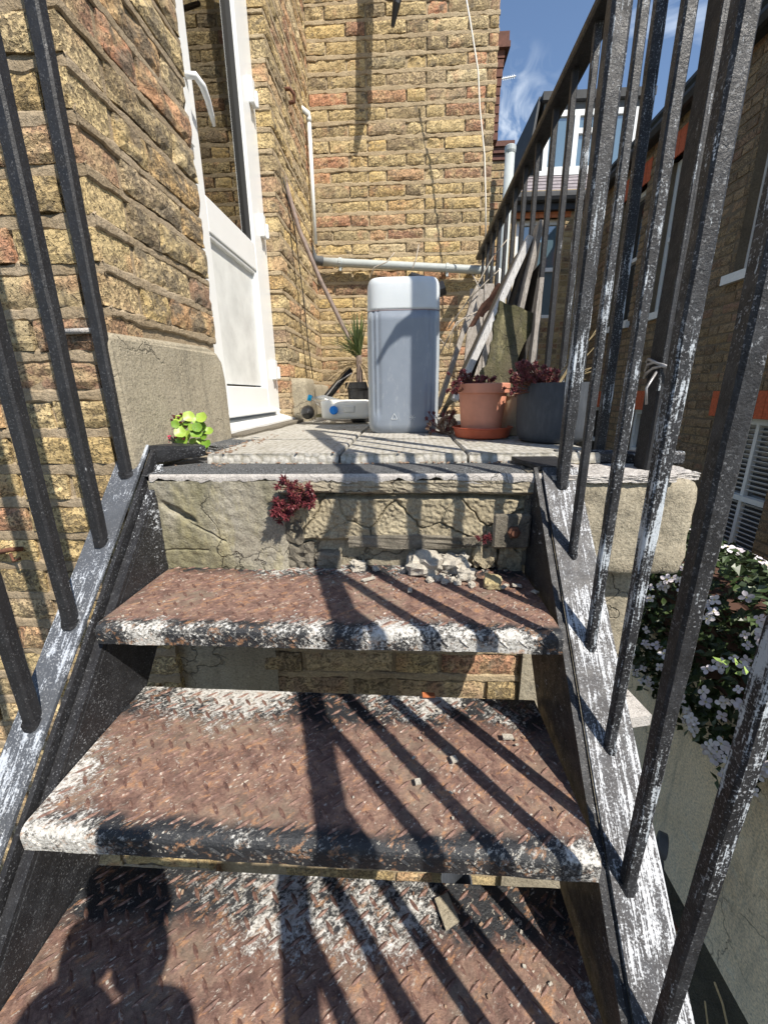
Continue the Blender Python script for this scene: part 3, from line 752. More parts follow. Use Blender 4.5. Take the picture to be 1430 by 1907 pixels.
# ------------------------------------------------------------------ white door
door = thing('glazed_door', 'white plastic door with tall glass panel, curved handle and solid lower panel', 'door')
XD = -.622
def vbox(a, b, nm, mt, par, bev=.003):
    o = MB().box2(a, b).build(nm, mt, par)
    if bev: q = o.modifiers.new('bevel', 'BEVEL'); q.width = bev; q.segments = 2
    return o
YA, YB, ZB, ZT = Y_JAMB1 + .002, Y_JAMB2 - .004, -.095, 1.93
vbox((XD - .07, YB - .075, ZB), (XD, YB, ZT), 'frame', upvc, door)
vbox((XD - .07, YA, ZB), (XD, YA + .07, ZT), 'frame', upvc, door)
vbox((XD - .071, YA + .071, ZT - .07), (XD - .001, YB - .076, ZT), 'frame', upvc, door)
o = MB().prism([(XD - .07, YA, ZB - .025), (XW + .012, YA, ZB - .025), (XW + .012, YA, ZB - .012), (XD - .01, YA, ZB + .012), (XD - .07, YA, ZB + .012)], (0, YB - YA + .01, 0)).build('threshold', upvc, door)
LA, LB = YA + .074, YB - .079                        # leaf
XL = XD + .006
vbox((XL - .055, LB - .095, ZB + .03), (XL, LB, ZT - .075), 'leaf_stile', upvc, door)
vbox((XL - .055, LA, ZB + .03), (XL, LA + .095, ZT - .075), 'leaf_stile', upvc, door)
vbox((XL - .054, LA + .096, ZB + .03), (XL - .001, LB - .096, ZB + .13), 'bottom_rail', upvc, door)
vbox((XL - .054, LA + .096, .50), (XL - .001, LB - .096, .60), 'middle_rail', upvc, door)
vbox((XL - .040, LA + .104, ZB + .138), (XL - .020, LB - .104, .492), 'lower_panel', upvc_dirty, door, .002)
for (z0, z1) in ((ZB + .131, .499),):
    vbox((XL - .03, LA + .0965, z0), (XL - .006, LA + .108, z1), 'bead', upvc, door, .003)
    vbox((XL - .03, LB - .108, z0), (XL - .006, LB - .0965, z1), 'bead', upvc, door, .003)
vbox((XL - .030, LA + .108, .488), (XL - .006, LB - .109, .4995), 'bead', upvc, door, .003)
gl = MB().box2((XL - .030, LA + .110, .612), (XL - .026, LB - .110, ZT - .18)).build('glass', door_gl, door)
MB().box2((XL - .031, LB - .112, .601), (XL - .010, LB - .106, ZT - .18)).build('gasket', gasket, door)
vbox((XL - .030, LB - .105, .601), (XL - .004, LB - .0965, ZT - .18), 'bead', upvc, door, .003)
vbox((XL - .030, LA + .0965, .601), (XL - .004, LA + .106, ZT - .18), 'bead', upvc, door, .003)
vbox((XL - .052, LA + .385, .605), (XL - .040, LA + .400, 1.74), 'glazing_bar', upvc, door, .002)
vbox((XL - .052, LA + .345, .605), (XL - .046, LA + .350, 1.74), 'glazing_bar', upvc, door, .001)
vbox((XL - .16, LA + .02, .55), (XL - .155, LB - .02, 1.78), 'dark_interior', room_m, door, 0)
# bottom weather bar
MB().prism([(XL, LA, ZB + .040), (XL + .022, LA, ZB + .032), (XL + .022, LA, ZB + .026), (XL, LA, ZB + .020)], (0, LB - LA, 0)).build('weather_bar', upvc, door)
hd = [(XL + .012, LA + .020, .845), (XL + .040, LA + .026, .847), (XL + .046, LA + .055, .840), (XL + .044, LA + .085, .825), (XL + .040, LA + .112, .805), (XL + .037, LA + .13, .788)]
MB().box((XL + .007, LA + .02, .80), (.012, .03, .22)).build('handle_plate', upvc, door)
MB().tube(hd, [.008, .009, .010, .009, .008, .005], 10).build('handle', upvc, door, smooth=True)
for z in (.115, .695, 1.155):
    h = MB(); h.box((XL + .009, LB + .000, z), (.02, .035, .085)).box((XL + .013, LB + .028, z - .012), (.024, .016, .055))
    o = h.build('hinge', upvc, door); q = o.modifiers.new('bevel', 'BEVEL'); q.width = .004; q.segments = 2
# timber sub-sill
sb = thing('door_step', 'weathered grey strip of wood and mortar under the white door sill', 'sill')
MB().rough((-.545, 1.66, -.128), (.075, .80, .028), 10, .3, .10, 44).build('plank', wood_brown, sb, weld=True)
# heap of grit next to it
MB().rough((-.50, 1.20, -.145), (.13, .20, .035), 8, .9, .25, 47).build('grit_heap', felt_m, None, weld=True, label='small heap of dark grit at the corner between plinth and slabs', cat='grit')

# ------------------------------------------------------------------ stairs
st = thing('steel_staircase', 'worn steel stair flight with rusty chequer plate treads and black railings', 'staircase')
RISE, GO, TY, TZ = .196, .1905, .5625, -.362
def tread_mesh():
    mb = MB(); L2 = .381; Lx = .378
    prof = []                                          # (y, z) from the lower lip, round the nose, to the back
    for k in range(3): prof.append((.0, -.035 + k * .010))
    for k in range(6):
        a = k / 5 * math.pi / 2
        prof.append((.014 - .014 * math.cos(a), -.014 + .014 * math.sin(a)))
    for k in range(1, 12): prof.append((.014 + .262 * k / 11, 0.0))
    nx = 60; vs = []
    for i in range(nx + 1):
        x = -L2 + 2 * L2 * i / nx
        for (y, z) in prof:
            vs.append(Vector((x, y + .0012 * nv((x, y, z), 12, 1), z + .0022 * nv((x, y, 0), 7, 4) + (.0015 * nv((x, 9, 0), 50, 3) if z < -.028 else 0))))
    n = len(prof)
    mb.add(vs, [(i*n + k, (i+1)*n + k, (i+1)*n + k + 1, i*n + k + 1) for i in range(nx) for k in range(n - 1)])
    # underside
    mb.add([(-L2, .004, -.035), (L2, .004, -.035), (L2, .006, -.004), (-L2, .006, -.004), (L2, .276, -.006), (-L2, .276, -.006)], [(0, 1, 2, 3), (3, 2, 4, 5)])
    mb.add([(-L2, .276, -.006), (L2, .276, -.006), (L2, .276, 0), (-L2, .276, 0)], [(0, 1, 2, 3)])
    # raised lozenges
    nf0 = len(mb.f)
    def loz(cx, cy, ang, nose=False):
        vs = []; a, bb, hh = .0120, .0029, .0019
        ring = [(-a, 0), (-a*.5, -bb*.8), (0, -bb), (a*.5, -bb*.8), (a, 0), (a*.5, bb*.8), (0, bb), (-a*.5, bb*.8)]
        top = [(-a*.55, 0), (a*.55, 0)]
        ca, sa = math.cos(ang), math.sin(ang)
        for (x, y) in ring: vs.append((x*ca - y*sa, x*sa + y*ca, 0.0))
        for (x, y) in top: vs.append((x*ca - y*sa, x*sa + y*ca, hh))
        out = []
        for (x, y, h) in vs:
            if nose: out.append(Vector((cx + x, -h - .0002, cy + y)))
            else:
                X, Y = cx + x, cy + y
                z = .0022 * nv((X, Y, 0), 7, 4)
                out.append(Vector((X, Y, z + h + .0002)))
        f = [(0, 1, 8), (1, 2, 8), (2, 9, 8), (2, 3, 9), (3, 4, 9), (4, 5, 9), (5, 6, 9), (6, 8, 9), (6, 7, 8), (7, 0, 8)]
        mb.add(out, f if not nose else [t for t in f])
    px = .0310
    for j in range(15):
        for i in range(25):
            x = -.362 + i * px + (px / 2 if j % 2 else 0); y = .024 + j * .0170
            if y > .268 or x > .372: continue
            loz(x + rnd.uniform(-.0008, .0008), y + rnd.uniform(-.0006, .0006), R(40) if j % 2 == 0 else R(-48 + 180))
    nfn = len(mb.f)
    for i in range(0, 24):
        loz(-.362 + i * px, -.019, R(-42), True)
    me = mb.mesh('tread', rust_m); me.materials.append(lozenge_m)
    me.polygons.foreach_set('material_index', [0] * nf0 + [1 if k_ < nfn - nf0 else 0 for k_ in range(len(mb.f) - nf0)]); me.update()
    return me
tm = tread_mesh()
for k in range(10):
    o = link('tread', tm, st, loc=(-.1315 - (.002 if k else 0), TY - k * GO, TZ - k * RISE), rot=(0, .004 + .009 * (k == 1), 0))
    if k == 9: break
def stringer(x0, x1, slope, y_top, z_top, mt, web_mt, x_web0, x_web1, y_bot=-1.3, web_drop=.235):
    s = MB()
    def Z(y): return z_top + (y - y_top) * slope
    n = 40
    def fl(t): return y_bot + (y_top - y_bot) * t
    top = [(x0, 0), (x1, 0)]
    vs = []
    for i in range(n + 1):
        y = fl(i / n); z = Z(y)
        for (x, dz) in ((x0, 0), (x0 + .003, .0), (x1 - .003, .0), (x1, 0), (x1, -.009), (x0, -.009)):
            vs.append(Vector((x, y, z + dz + .0006 * nv((x, y, 0), 20, 5))))
    fs = []
    for i in range(n):
        for k in range(6):
            fs.append((i*6 + k, i*6 + (k+1) % 6, (i+1)*6 + (k+1) % 6, (i+1)*6 + k))
    fs += [tuple(range(6))[::-1], tuple(range(n*6, n*6+6))]
    s.add(vs, fs); f = s.build('stringer_flange', mt, st)
    w = MB()
    w.prism([(x_web0, y_bot, Z(y_bot) - .01), (x_web0, y_top, z_top - .01), (x_web0, y_top, z_top - web_drop - .02), (x_web0, y_top - .03, Z(y_top - .03) - web_drop - .02), (x_web0, y_bot, Z(y_bot) - web_drop - .02)], (x_web1 - x_web0, 0, 0))
    return f, w.build('stringer_web', web_mt, st)
XR = .306
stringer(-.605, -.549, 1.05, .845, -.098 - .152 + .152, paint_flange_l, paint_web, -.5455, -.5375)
# inner angle of the left stringer, next to the shadow gap
s = MB()
def Zl(y): return -.098 + (y - .845) * 1.05
s.prism([(-.534, -1.3, Zl(-1.3) - .030), (-.534, .835, Zl(.835) - .030), (-.534, .835, Zl(.835) - .042), (-.534, -1.3, Zl(-1.3) - .042)], (.016, 0, 0))
s.prism([(-.5165, -1.3, Zl(-1.3) - .042), (-.5165, .80, Zl(.80) - .042), (-.5165, .80, Zl(.80) - .26), (-.5165, -1.3, Zl(-1.3) - .26)], (-.006, 0, 0))
s.build('stringer_angle', paint_web, st)
stringer(.270, .338, 1.13, .80, -.142, paint_flange_r, paint_web, .262, .2695)
s = MB()
def Zr(y): return -.142 + (y - .80) * 1.13
s.prism([(.254, -1.3, Zr(-1.3) - .0), (.254, .80, Zr(.80) - .0), (.254, .80, Zr(.80) - .26), (.254, -1.3, Zr(-1.3) - .26)], (.0075, 0, 0))
s.build('stringer_plate', paint_web, st)
# flange pieces that turn onto the landing
s = MB(); s.prism([(-.606, .846, -.100), (-.548, .846, -.100), (-.455, .905, -.108), (-.505, .955, -.106)], (0, 0, -.010)); s.prism([(-.548, .846, -.110), (-.455, .905, -.118), (-.458, .908, -.130), (-.550, .850, -.140)], (-.004, .004, 0))
s.build('top_angle', paint_web, st)
s = MB(); s.prism([(.262, .80, -.140), (.33, .80, -.140), (.33, .90, -.135), (.235, .90, -.135)], (0, 0, -.008)); s.build('top_plate', paint_rail, st)
# balusters
RAILZ = lambda y: .525 + 1.05 * (y - .29)
def rod(p, top, w, mt, nm='baluster', par=st, seed=0):
    mb = MB(); w0_, w = (w if isinstance(w, tuple) else (w, w)); mb.bar(p, top, w, w, ch=.16, segs=26, rough=.0011, seed=seed)
    p_, t_ = Vector(p), Vector(top)
    for q in mb.v:
        h = (q - p_).dot((t_ - p_).normalized()); f_ = w0_ / w + (1 - w0_ / w) * min(1, max(0, h / .55)); c_ = p_ + (t_ - p_).normalized() * h; q.xyz = (c_ + (q - c_) * f_)
    w = w0_
    mb.bar(Vector(p) + Vector((0, 0, -.006)), Vector(p) + Vector((0, 0, .007)), w * 1.35, w * 1.35, ch=.3, segs=2, rough=.003, seed=seed)
    return mb.build(nm, mt, par)
for k in range(11):
    y = .796 - k * .1048; z = Zl(y) + .0
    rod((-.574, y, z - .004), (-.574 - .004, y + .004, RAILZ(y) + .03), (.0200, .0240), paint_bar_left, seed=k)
rb = [(.777, -.164), (.682, -.28), (.577, -.395), (.487, -.516), (.382, -.624)]
ys = [.777, .682, .580, .484, .382, .284, .186, .088, -.01, -.108, -.206]
for k, y in enumerate(ys):
    w = (.019, .029) if k == 0 else (.0125, .0145, (.0125, .0195), (.0150, 0.0215), (.015, .019))[min(k - 1, 4)]
    xk = XR - (.004, .008, .006, .007, .016, .018)[min(k, 5)]
    rod((xk, y, Zr(y) - .004), (xk + .002 + (.006 if k == 0 else 0), y, RAILZ(y) - .004), w, paint_bar, 'newel_post' if k == 0 else 'baluster', seed=40 + k)
for (x, mt) in ((-.576, paint_rail), (.310, paint_rail)):
    mb = MB(); mb.bar((x, -1.2, RAILZ(-1.2)), (x, .80, RAILZ(.80)), .048, .012, segs=20, rough=.0008); mb.build('handrail', mt, st)
# foot brackets for each tread on the webs, and the wall bracket
mb = MB().box2((.178, .776, -.305), (.252, .786, -.232)); o = mb.build('wall_bracket', dark_rubble_m, st); q = o.modifiers.new('bevel', 'BEVEL'); q.width = .004
MB().lathe([(.013, 0), (.013, .006), (.010, .008), (.0, .008)], (.218, .776, -.268), 6, Matrix.Rotation(R(90), 3, 'X')).build('bolt', rust_iron, st)
mb = MB(); mb.tube([(.218, .776, -.268), (.218, .764, -.268)], .0065, 10); mb.build('bolt', rust_iron, st)

# ------------------------------------------------------------------ landing railing
lr = thing('landing_railing', 'long black guard railing running back along the landing to the brick wall', 'railing')
XRL, ZRL = .45, .845
mb = MB(); mb.bar((.452, .945, ZRL), (.466, 2.87, .805), .056, .022, segs=10, rough=.0008); mb.build('handrail', paint_rail, lr)
yy = [.956, 1.115, 1.25, 1.385, 1.53, 1.70, 1.85, 2.0, 2.15, 2.30, 2.45, 2.60, 2.75]
for k, y in enumerate(yy):
    x = .448 + .016 * (y - .95) / 1.9
    rod((x, y, -.16), (x, y, ZRL - .04 * (y - .95) / 1.9 - .004), .0165 if k else .020, paint_bar if k < 3 else paint_rail, par=lr, seed=70 + k)
mb = MB(); mb.bar((.34, .935, -.140), (.60, .905, -.140), .03, .028, side=Vector((0, 1, 0)), segs=6, rough=.002); mb.bar((.452, .95, -.148), (.466, 2.87, -.10), .028, .010, segs=6); mb.build('bottom_rail', paint_bar, lr)
# tongue-shaped end of the rail
a = [(.452, .945, ZRL), (.43, .925, ZRL + .03), (.395, .915, ZRL + .045), (.36, .905, ZRL + .03), (.335, .895, ZRL - .005)]
mb = MB()
for i in range(len(a) - 1): mb.bar(a[i], a[i+1], .04, .012, side=Vector((0, 1, 0)))
mb.build('rail_end', paint_rail, lr)
pst = thing('steel_post', 'thick black steel box post standing behind the railing at the corner of the landing', 'post')
mb = MB(); mb.bar((.507, .853, -.158), (.508, .857, 1.75), .047, .047, ch=.08, segs=20, rough=.001); mb.build('shaft', paint_post, pst)
mb = MB(); mb.bar((.4835, .8305, .0), (.4845, .8345, 1.75), .006, .006, segs=8); mb.build('weld_seam', paint_bar, pst)
wr = MB()
pc = Vector((.507, .853, .035))
for j in range(3):
    pts = [pc + Vector((.036 * math.cos(t) , .036 * math.sin(t), .010 * math.sin(2 * t + j) + j * .007)) for t in [i * .5 for i in range(14)]]
    wr.tube(pts, .0028, 6)
wr.tube([pc + Vector((-.03, -.02, 0)), pc + Vector((-.05, -.03, -.03)), pc + Vector((-.045, -.03, -.06))], .0025, 6)
wr.build('wire', galv, None, label='twisted grey wire tied around the thick black corner post', cat='wire', smooth=True)

# ------------------------------------------------------------------ pipes and cables on the walls
def pth(pxs, **k): return [at(x, y, **k) for (x, y) in pxs]
wp = thing('waste_pipe', 'grey horizontal waste pipe clipped across the back brick wall', 'pipe')
a, b_ = at(592, 487, Y=2.84), at(918, 504, Y=2.84)
MB().tube([a.lerp(b_, i / 8) for i in range(9)], .024, 16).build('pipe', pipe_grey, wp, smooth=True)
for t in (.13, .74):
    p = a.lerp(b_, t); d = (b_ - a).normalized()
    mb = MB().tube([p - d * .009, p + d * .009], .029, 14); mb.box(p + Vector((0, .022, -.012)), (.018, .055, .02)).box(p + Vector((0, -.002, -.036)), (.014, .02, .022)); mb.build('clip', pipe_grey, wp)
e = at(578, 466, Y=2.80)
MB().tube([at(572, 440, Y=2.76) , e, e + Vector((.02, .02, -.045)), a + Vector((.03, 0, 0))], [.022, .026, .027, .027], 12).build('elbow', lead_m, wp, smooth=True)
MB().tube([b_, b_ + Vector((.03, 0, -.01)), b_ + Vector((.04, 0, -.05)), b_ + Vector((.04, 0, -.40))], [.027, .027, .027, .024], 14).build('elbow', pipe_white, wp, smooth=True)
op = thing('overflow_pipe', 'thin white pipe with a top elbow in the corner of the brick walls', 'pipe')
p0 = at(564, 216, Y=2.74); q0 = at(579, 455, Y=2.74)
p0.x = q0.x = -.535
MB().tube([p0, q0], .0115, 12).build('pipe', pipe_white, op, smooth=True)
MB().tube([p0 + Vector((-.03, -.055, .004)), p0 + Vector((-.002, -.006, .006)), p0 + Vector((0, 0, -.012)), p0 + Vector((0, 0, -.03))], .0145, 12).build('elbow', pipe_white, op, smooth=True)
hk = MB(); c = at(540, 176, X=XW + .03)
hk.tube([c + Vector((-.03, 0, .02)), c + Vector((.0, 0, .022)), c + Vector((.015, .02, .012)), c + Vector((.012, .03, -.01)), c + Vector((-.01, .02, -.02))], .008, 8)
hk.build('wall_hook', rust_iron, None, label='small rusty iron ring hook in the brick right of the door, above the white pipe', cat='hook', smooth=True)
cb_ = MB(); cb_.tube(pth([(863, -30), (876, 45), (890, 132), (893, 200), (902, 290), (904, 370), (904, 440)], Y=2.66), .0042, 6)
cb_.build('cable', cable_w, None, label='thin white cable hanging loose in front of the back brick wall', cat='cable', smooth=True)
br = thing('iron_bracket', 'black iron bracket arm hanging at the top of the back wall', 'bracket')
pp = [at(752, -70, Y=2.61), at(745, -25, Y=2.62), at(738, 8, Y=2.62), at(731, 50, Y=2.64)]
MB().tube(pp, [.022, .022, .020, .009], 8).build('arm', black_pl, br)
MB().bar(at(690, -60, Y=2.86), at(760, -62, Y=2.60), .07, .03).build('plate', black_pl, br)
MB().tube([at(700, -14, Y=2.84), at(722, -4, Y=2.70), at(742, -2, Y=2.62)], .012, 8).build('brace', black_pl, br)
wr = MB(); 
wr.tube([at(527, 330, X=XW + .012), at(548, 420, X=XW + .012), at(566, 560, X=XW + .014), at(574, 640, X=XW + .014), at(583, 705, X=XW + .016)], .003, 6)
wr.build('cable', cable_b, None, label='thin dark wire running down the side wall behind the leaning stick', cat='cable', smooth=True)
# left wall: grey conduit stub and iron staple
MB().tube([at(120, 618, Y=.815), at(188, 615, Y=.815)], .0055, 10).build('conduit', screed_m, None, label='short thin grey conduit across the bricks behind the left railing', cat='pipe', smooth=True)
stp = MB(); c = at(20, 1027, Y=.81)
stp.tube([at(-10, 1030, Y=.82), at(18, 1024, Y=.80), at(42, 1022, Y=.82)], .0055, 8)
stp.tube([at(20, 1030, Y=.80), at(26, 1045, Y=.80), at(38, 1040, Y=.80)], .003, 6)
stp.build('wall_staple', rust_iron, None, label='rusty iron staple in the low bricks at the left edge', cat='hook', smooth=True)

# leaning stick
MB().tube([at(529, 328, Y=2.24), at(556, 425, Y=2.22), at(596, 520, Y=2.2), at(646, 622, Y=2.17), at(655, 650, Y=2.16)], [.009, .0105, .0105, .010, .010], 8).build('stick', wood_stick, None, label='brown wooden stick leaning from the plant pot to the side wall', cat='stick', smooth=True)

# ------------------------------------------------------------------ the drum
YD = 1.50
drum = thing('jerrycan', 'large milky plastic drum three quarters full of dark liquid on the slabs', 'jerrycan')
zb = Z_SLAB; c0 = at(750, 808, Z=zb); YF = c0.y; xc = (at(690, 700, Y=YF).x + at(812, 700, Y=YF).x) / 2
WD, DD, HD = .236, .262, .0
HT = at(745, 516, Y=YF + .02).z - zb
def ring(sx, sy, z, pw=5.0, seg=64, rib=0.0):
    out = []
    for k in range(seg):
        t = 2 * math.pi * k / seg
        c_, s_ = math.cos(t), math.sin(t)
        x = math.copysign(abs(c_) ** (2 / pw), c_) * sx; y = math.copysign(abs(s_) ** (2 / pw), s_) * sy
        if rib and y < -sy * .9:
            for r0 in (-.092, -.078, .078, .092):
                y += rib * math.exp(-((x - r0) / .0045) ** 2)
        out.append(Vector((xc + x, YF + DD / 2 + y, zb + z)))
    return out
def drum_part(zs, nm, mt, capt=True, capb=True):
    mb = MB(); seg = 128
    rows = []
    for z in zs:
        k = z / HT
        sc = 1.0; 
        if z < .03: sc = .90 + .10 * math.sin(z / .03 * math.pi / 2)
        if z > HT - .030: q = (z - (HT - .030)) / .030; sc = 1 - .11 * (1 - math.sqrt(max(0, 1 - q * q)))
        rib = .0035 if .06 < z < HT * .80 else .0
        bow = 1 - .05 * max(0, k - .55) ** 1.3 * 2.2
        rows.append(ring(WD / 2 * sc * bow, DD / 2 * sc, z, 6.0, seg, rib))
    n = len(rows)
    vs = [v for r_ in rows for v in r_]
    fs = [(i*seg + k, i*seg + (k+1) % seg, (i+1)*seg + (k+1) % seg, (i+1)*seg + k) for i in range(n-1) for k in range(seg)]
    if capb: fs.append(tuple(range(seg))[::-1])
    if capt: fs.append(tuple(range((n-1)*seg, n*seg)))
    mb.add(vs, fs); return mb.build(nm, mt, drum, smooth=True)
lv = HT * .795
jug_blue = jug_mat('polythene_over_dark_liquid', (.185, .215, .265), (.235, .27, .32), .15, (xc, WD / 2))
drum_part([0, .004, .012, .022, .03, .058, .062] + [.062 + (lv - .062) * i / 12 for i in range(1, 13)], 'filled_body', jug_blue)
drum_part([lv + .0001, lv + .0035], 'tide_line', jug_line)
drum_part([lv + .0036] + [lv + (HT - lv - .055) * i / 4 for i in range(1, 5)] + [HT - .030 + .030 * q for q in (.25, .5, .7, .85, .94, .985, 1.0)], 'shoulder', jug_white)
# spout cap on the top with a black tap
tp = MB(); tpb = Vector((xc + .03, YF + .13, zb + HT))
tp.tube([tpb + Vector((-.03, 0, -.004)), tpb + Vector((0, 0, .025)), tpb + Vector((.05, -.01, .012)), tpb + Vector((.085, -.02, -.012))], [.016, .017, .012, .010], 10)
tp.lathe([(.0, -.013), (.022, -.013), (.022, .013), (.0, .013)], tpb + Vector((.09, -.022, -.016)), 14, Matrix.Rotation(R(70), 3, 'Y'))
tp.build('tap', black_pl, drum, smooth=False)
# moulded recycling triangle and mark
mk = MB(); y_ = YF - .0012
t0 = at(734, 776, Y=YF)
pts = [t0 + Vector((-.010, 0, -.008)), t0 + Vector((.010, 0, -.008)), t0 + Vector((0, 0, .010))]
for i in range(3): mk.tube([pts[i] + Vector((0, -.001, 0)), pts[(i+1) % 3] + Vector((0, -.001, 0))], .0010, 5)
mk.build('moulded_triangle', jug_white, drum)
mk = MB()
t1 = at(768, 777, Y=YF) + Vector((0, -.001, 0))
for aa in range(0, 360, 60): mk.tube([t1, t1 + Vector((math.cos(R(aa)) * .009, 0, math.sin(R(aa)) * .009))], .0009, 5)
mk.build('moulded_mark', jug_white, drum)

# ------------------------------------------------------------------ board with bottles
yb = at(600, 778, Z=Z_SLAB).y
tray = MB().rough((-.30, yb + .13, Z_SLAB + .010), (.44, .28, .018), 12, .3, .18, 51)
tray.build('wooden_board', moss_m, None, weld=True, label='thin mossy board lying under the bottles left of the drum', cat='board')
zt = Z_SLAB + .021
def bottle(name, prof, c, axis_rot, mt, seg=24): pass
wb = thing('plastic_bottle', 'white square plastic bottle on its side with a round blue cap facing forward', 'bottle')
c0 = at(640, 781, Z=zt); yw = c0.y; x0 = at(597, 760, Y=yw).x; x1 = at(690, 760, Y=yw).x; hh = at(620, 745, Y=yw).z - zt
o = MB().rough(((x0 + x1) / 2, yw + .045, zt + hh / 2), (x1 - x0, .085, hh), 10, .35, .02, 3).build('body', bottle_white, wb, weld=True, smooth=True)
cc = at(622, 764, Y=yw)
MB().lathe([(.0, .020), (.0085, .020), (.0095, .0175), (.0125, .0175), (.0165, .018), (.0185, .014), (.0185, -.002)], (cc.x, yw + .002, cc.z), 28, Matrix.Rotation(R(90), 3, 'X')).build('cap', blue_cap, wb, smooth=False)
o = MB().rough((cc.x + .068, yw + .008, cc.z + .004), (.055, .014, .034), 5, .5, .02, 8).build('grip', bottle_white, wb, weld=True, smooth=True)
cb2 = thing('water_bottle', 'clear crushed water bottle with a light blue cap behind the black bottle', 'bottle')
cp = at(577, 741, Y=yw + .10)
ax = Vector((.9, .25, -.28)).normalized(); rot = ax.to_track_quat('Z', 'Y').to_matrix()
MB().lathe([(.011, 0), (.011, .012), (.020, .030), (.031, .050), (.033, .06), (.031, .075), (.033, .09), (.031, .105), (.033, .12), (.030, .15), (.0, .152)], cp + ax * .006, 20, rot).build('body', clear_m, cb2, smooth=True)
MB().lathe([(0, -.010), (.013, -.010), (.0145, -.006), (.0145, .008), (.0, .008)], cp, 18, rot).build('cap', cyan_cap, cb2)
bb = thing('black_bottle', 'round black plastic bottle lying on the mossy board below the light blue cap', 'bottle')
c = at(573, 768, Y=yw + .02); c.z = zt + .030
MB().lathe([(.0, -.035), (.008, -.034), (.0085, -.022), (.012, -.020), (.024, -.008), (.030, .008), (.031, .03), (.031, .09), (.0, .095)], c, 24, Matrix.Rotation(R(90), 3, 'X') @ Matrix.Rotation(R(180), 3, 'X') @ Matrix.Rotation(R(-12), 3, 'Y')).build('body', black_pl, bb, smooth=True)
tb = MB().tube([at(607, 742, Y=yw + .16), at(652, 688, Y=yw + .24)], .018, 14)
tb.build('black_tube', black_pl, None, label='black plastic tube leaning behind the bottles below the yucca', cat='tube', smooth=True)
MB().tube([at(608, 738, Y=yw + .14), at(628, 712, Y=yw + .15), at(655, 695, Y=yw + .15)], .003, 6).build('wire', galv, None, label='pale bent wire in front of the black tube', cat='wire')

# yucca
yp = thing('yucca_plant', 'spiky yucca with green and dead straw blades in a black pot behind the drum', 'plant')
yc = at(672, 742, Y=yw + .16); ypz = Z_SLAB
def pot(par, c, r0, r1, h, mt, soil=True, lip=.006, liph=.03, name='pot', seg=40):
    prof = [(r0 * .9, 0), (r0, .004), (r1 - (r1 - r0) * (liph / h) , h - liph), (r1 + lip, h - liph + .002), (r1 + lip + .001, h - .002), (r1 + lip - .002, h), (r1 - .004, h), (r1 - .008, h - .02), (r0 - .004, .01), (0, .01)]
    o = MB().lathe(prof, c, seg).build(name, mt, par)
    q = o.data; q.polygons.foreach_set('use_smooth', [True] * len(q.polygons))
    md = o.modifiers.new('split', 'EDGE_SPLIT'); md.split_angle = R(35)
    if soil: MB().lathe([(r1 - .008, 0), (r1 * .5, .004), (.0, .006)], (c[0], c[1], c[2] + h - .018), 20).build('soil', soil_m, par)
    return o
yc.z = ypz
pot(yp, yc, .052, .065, at(672, 712, Y=yw + .16).z - ypz, black_pl)
top = yc + Vector((.0, 0, .10))
gm, dm = MB(), MB()
def blade(mb, base, d, L, w, droop, seed):
    d = d.normalized(); side = d.cross(Vector((0, 0, 1)))
    side = side.normalized() if side.length > .05 else Vector((1, 0, 0))
    n = 6; vs = []
    for i in range(n + 1):
        t = i / n; p = base + d * L * t + Vector((0, 0, -droop * L * t * t))
        ww = w * (1 - t) ** .7 * (.4 + 1.2 * min(1, t * 4)) / 1.6
        vs += [p - side * ww, p + Vector((0, 0, -ww * .5)), p + side * ww]
    fs = []
    for i in range(n):
        a_ = i * 3
        fs += [(a_, a_+1, a_+4, a_+3), (a_+1, a_+2, a_+5, a_+4)]
    mb.add(vs, fs)
hub = at(668, 662, Y=yw + .16)
for i in range(80):
    an = rnd.uniform(1.6, 5.2); el = rnd.uniform(.15, 1.45)
    d = Vector((math.cos(an) * math.cos(el), math.sin(an) * math.cos(el) * .7, math.sin(el)))
    blade(gm, hub + Vector((rnd.uniform(-.01, .01), 0, rnd.uniform(-.02, .02))), d, rnd.uniform(.12, .22), .0058, rnd.uniform(0, .2), i)
for i in range(60):
    an = rnd.uniform(0, 2 * math.pi); el = rnd.uniform(-.5, .35)
    d = Vector((math.cos(an) * math.cos(el) - .2, math.sin(an) * math.cos(el) * .6, math.sin(el)))
    blade(dm, hub + Vector((0, 0, -.02 - rnd.uniform(0, .03))), d, rnd.uniform(.12, .26), .0032, rnd.uniform(.1, .6), i)
MB().tube([yc + Vector((0, 0, .05)), hub], [.016, .014], 8).build('stem', wood_stick, yp)
gm.build('green_blades', yucca_m, yp)['kind'] = 'stuff'; dm.build('dead_blades', straw_m, yp)['kind'] = 'stuff'

# ------------------------------------------------------------------ sedum helper
def leaflet(mb, p, d, L, w):
    d = d.normalized(); s_ = d.orthogonal().normalized(); t_ = d.cross(s_)
    m_ = p + d * L * .55
    mb.add([p, m_ + s_ * w, m_ + t_ * w, m_ - s_ * w, m_ - t_ * w, p + d * L],
           [(0, 2, 1), (0, 3, 2), (0, 4, 3), (0, 1, 4), (5, 1, 2), (5, 2, 3), (5, 3, 4), (5, 4, 1)])
def rosette(mb, p, up, r, n=13, rg=rnd):
    up = up.normalized(); x = up.orthogonal().normalized(); y = up.cross(x)
    for i in range(n):
        a_ = i * 2.4 + rg.uniform(-.2, .2); tilt = .25 + .75 * (i / n)
        d = (x * math.cos(a_) + y * math.sin(a_)) * tilt + up * (1.15 - tilt)
        leaflet(mb, p - up * r * .2 * (i / n), d, r * rg.uniform(.7, 1.1), r * .17)
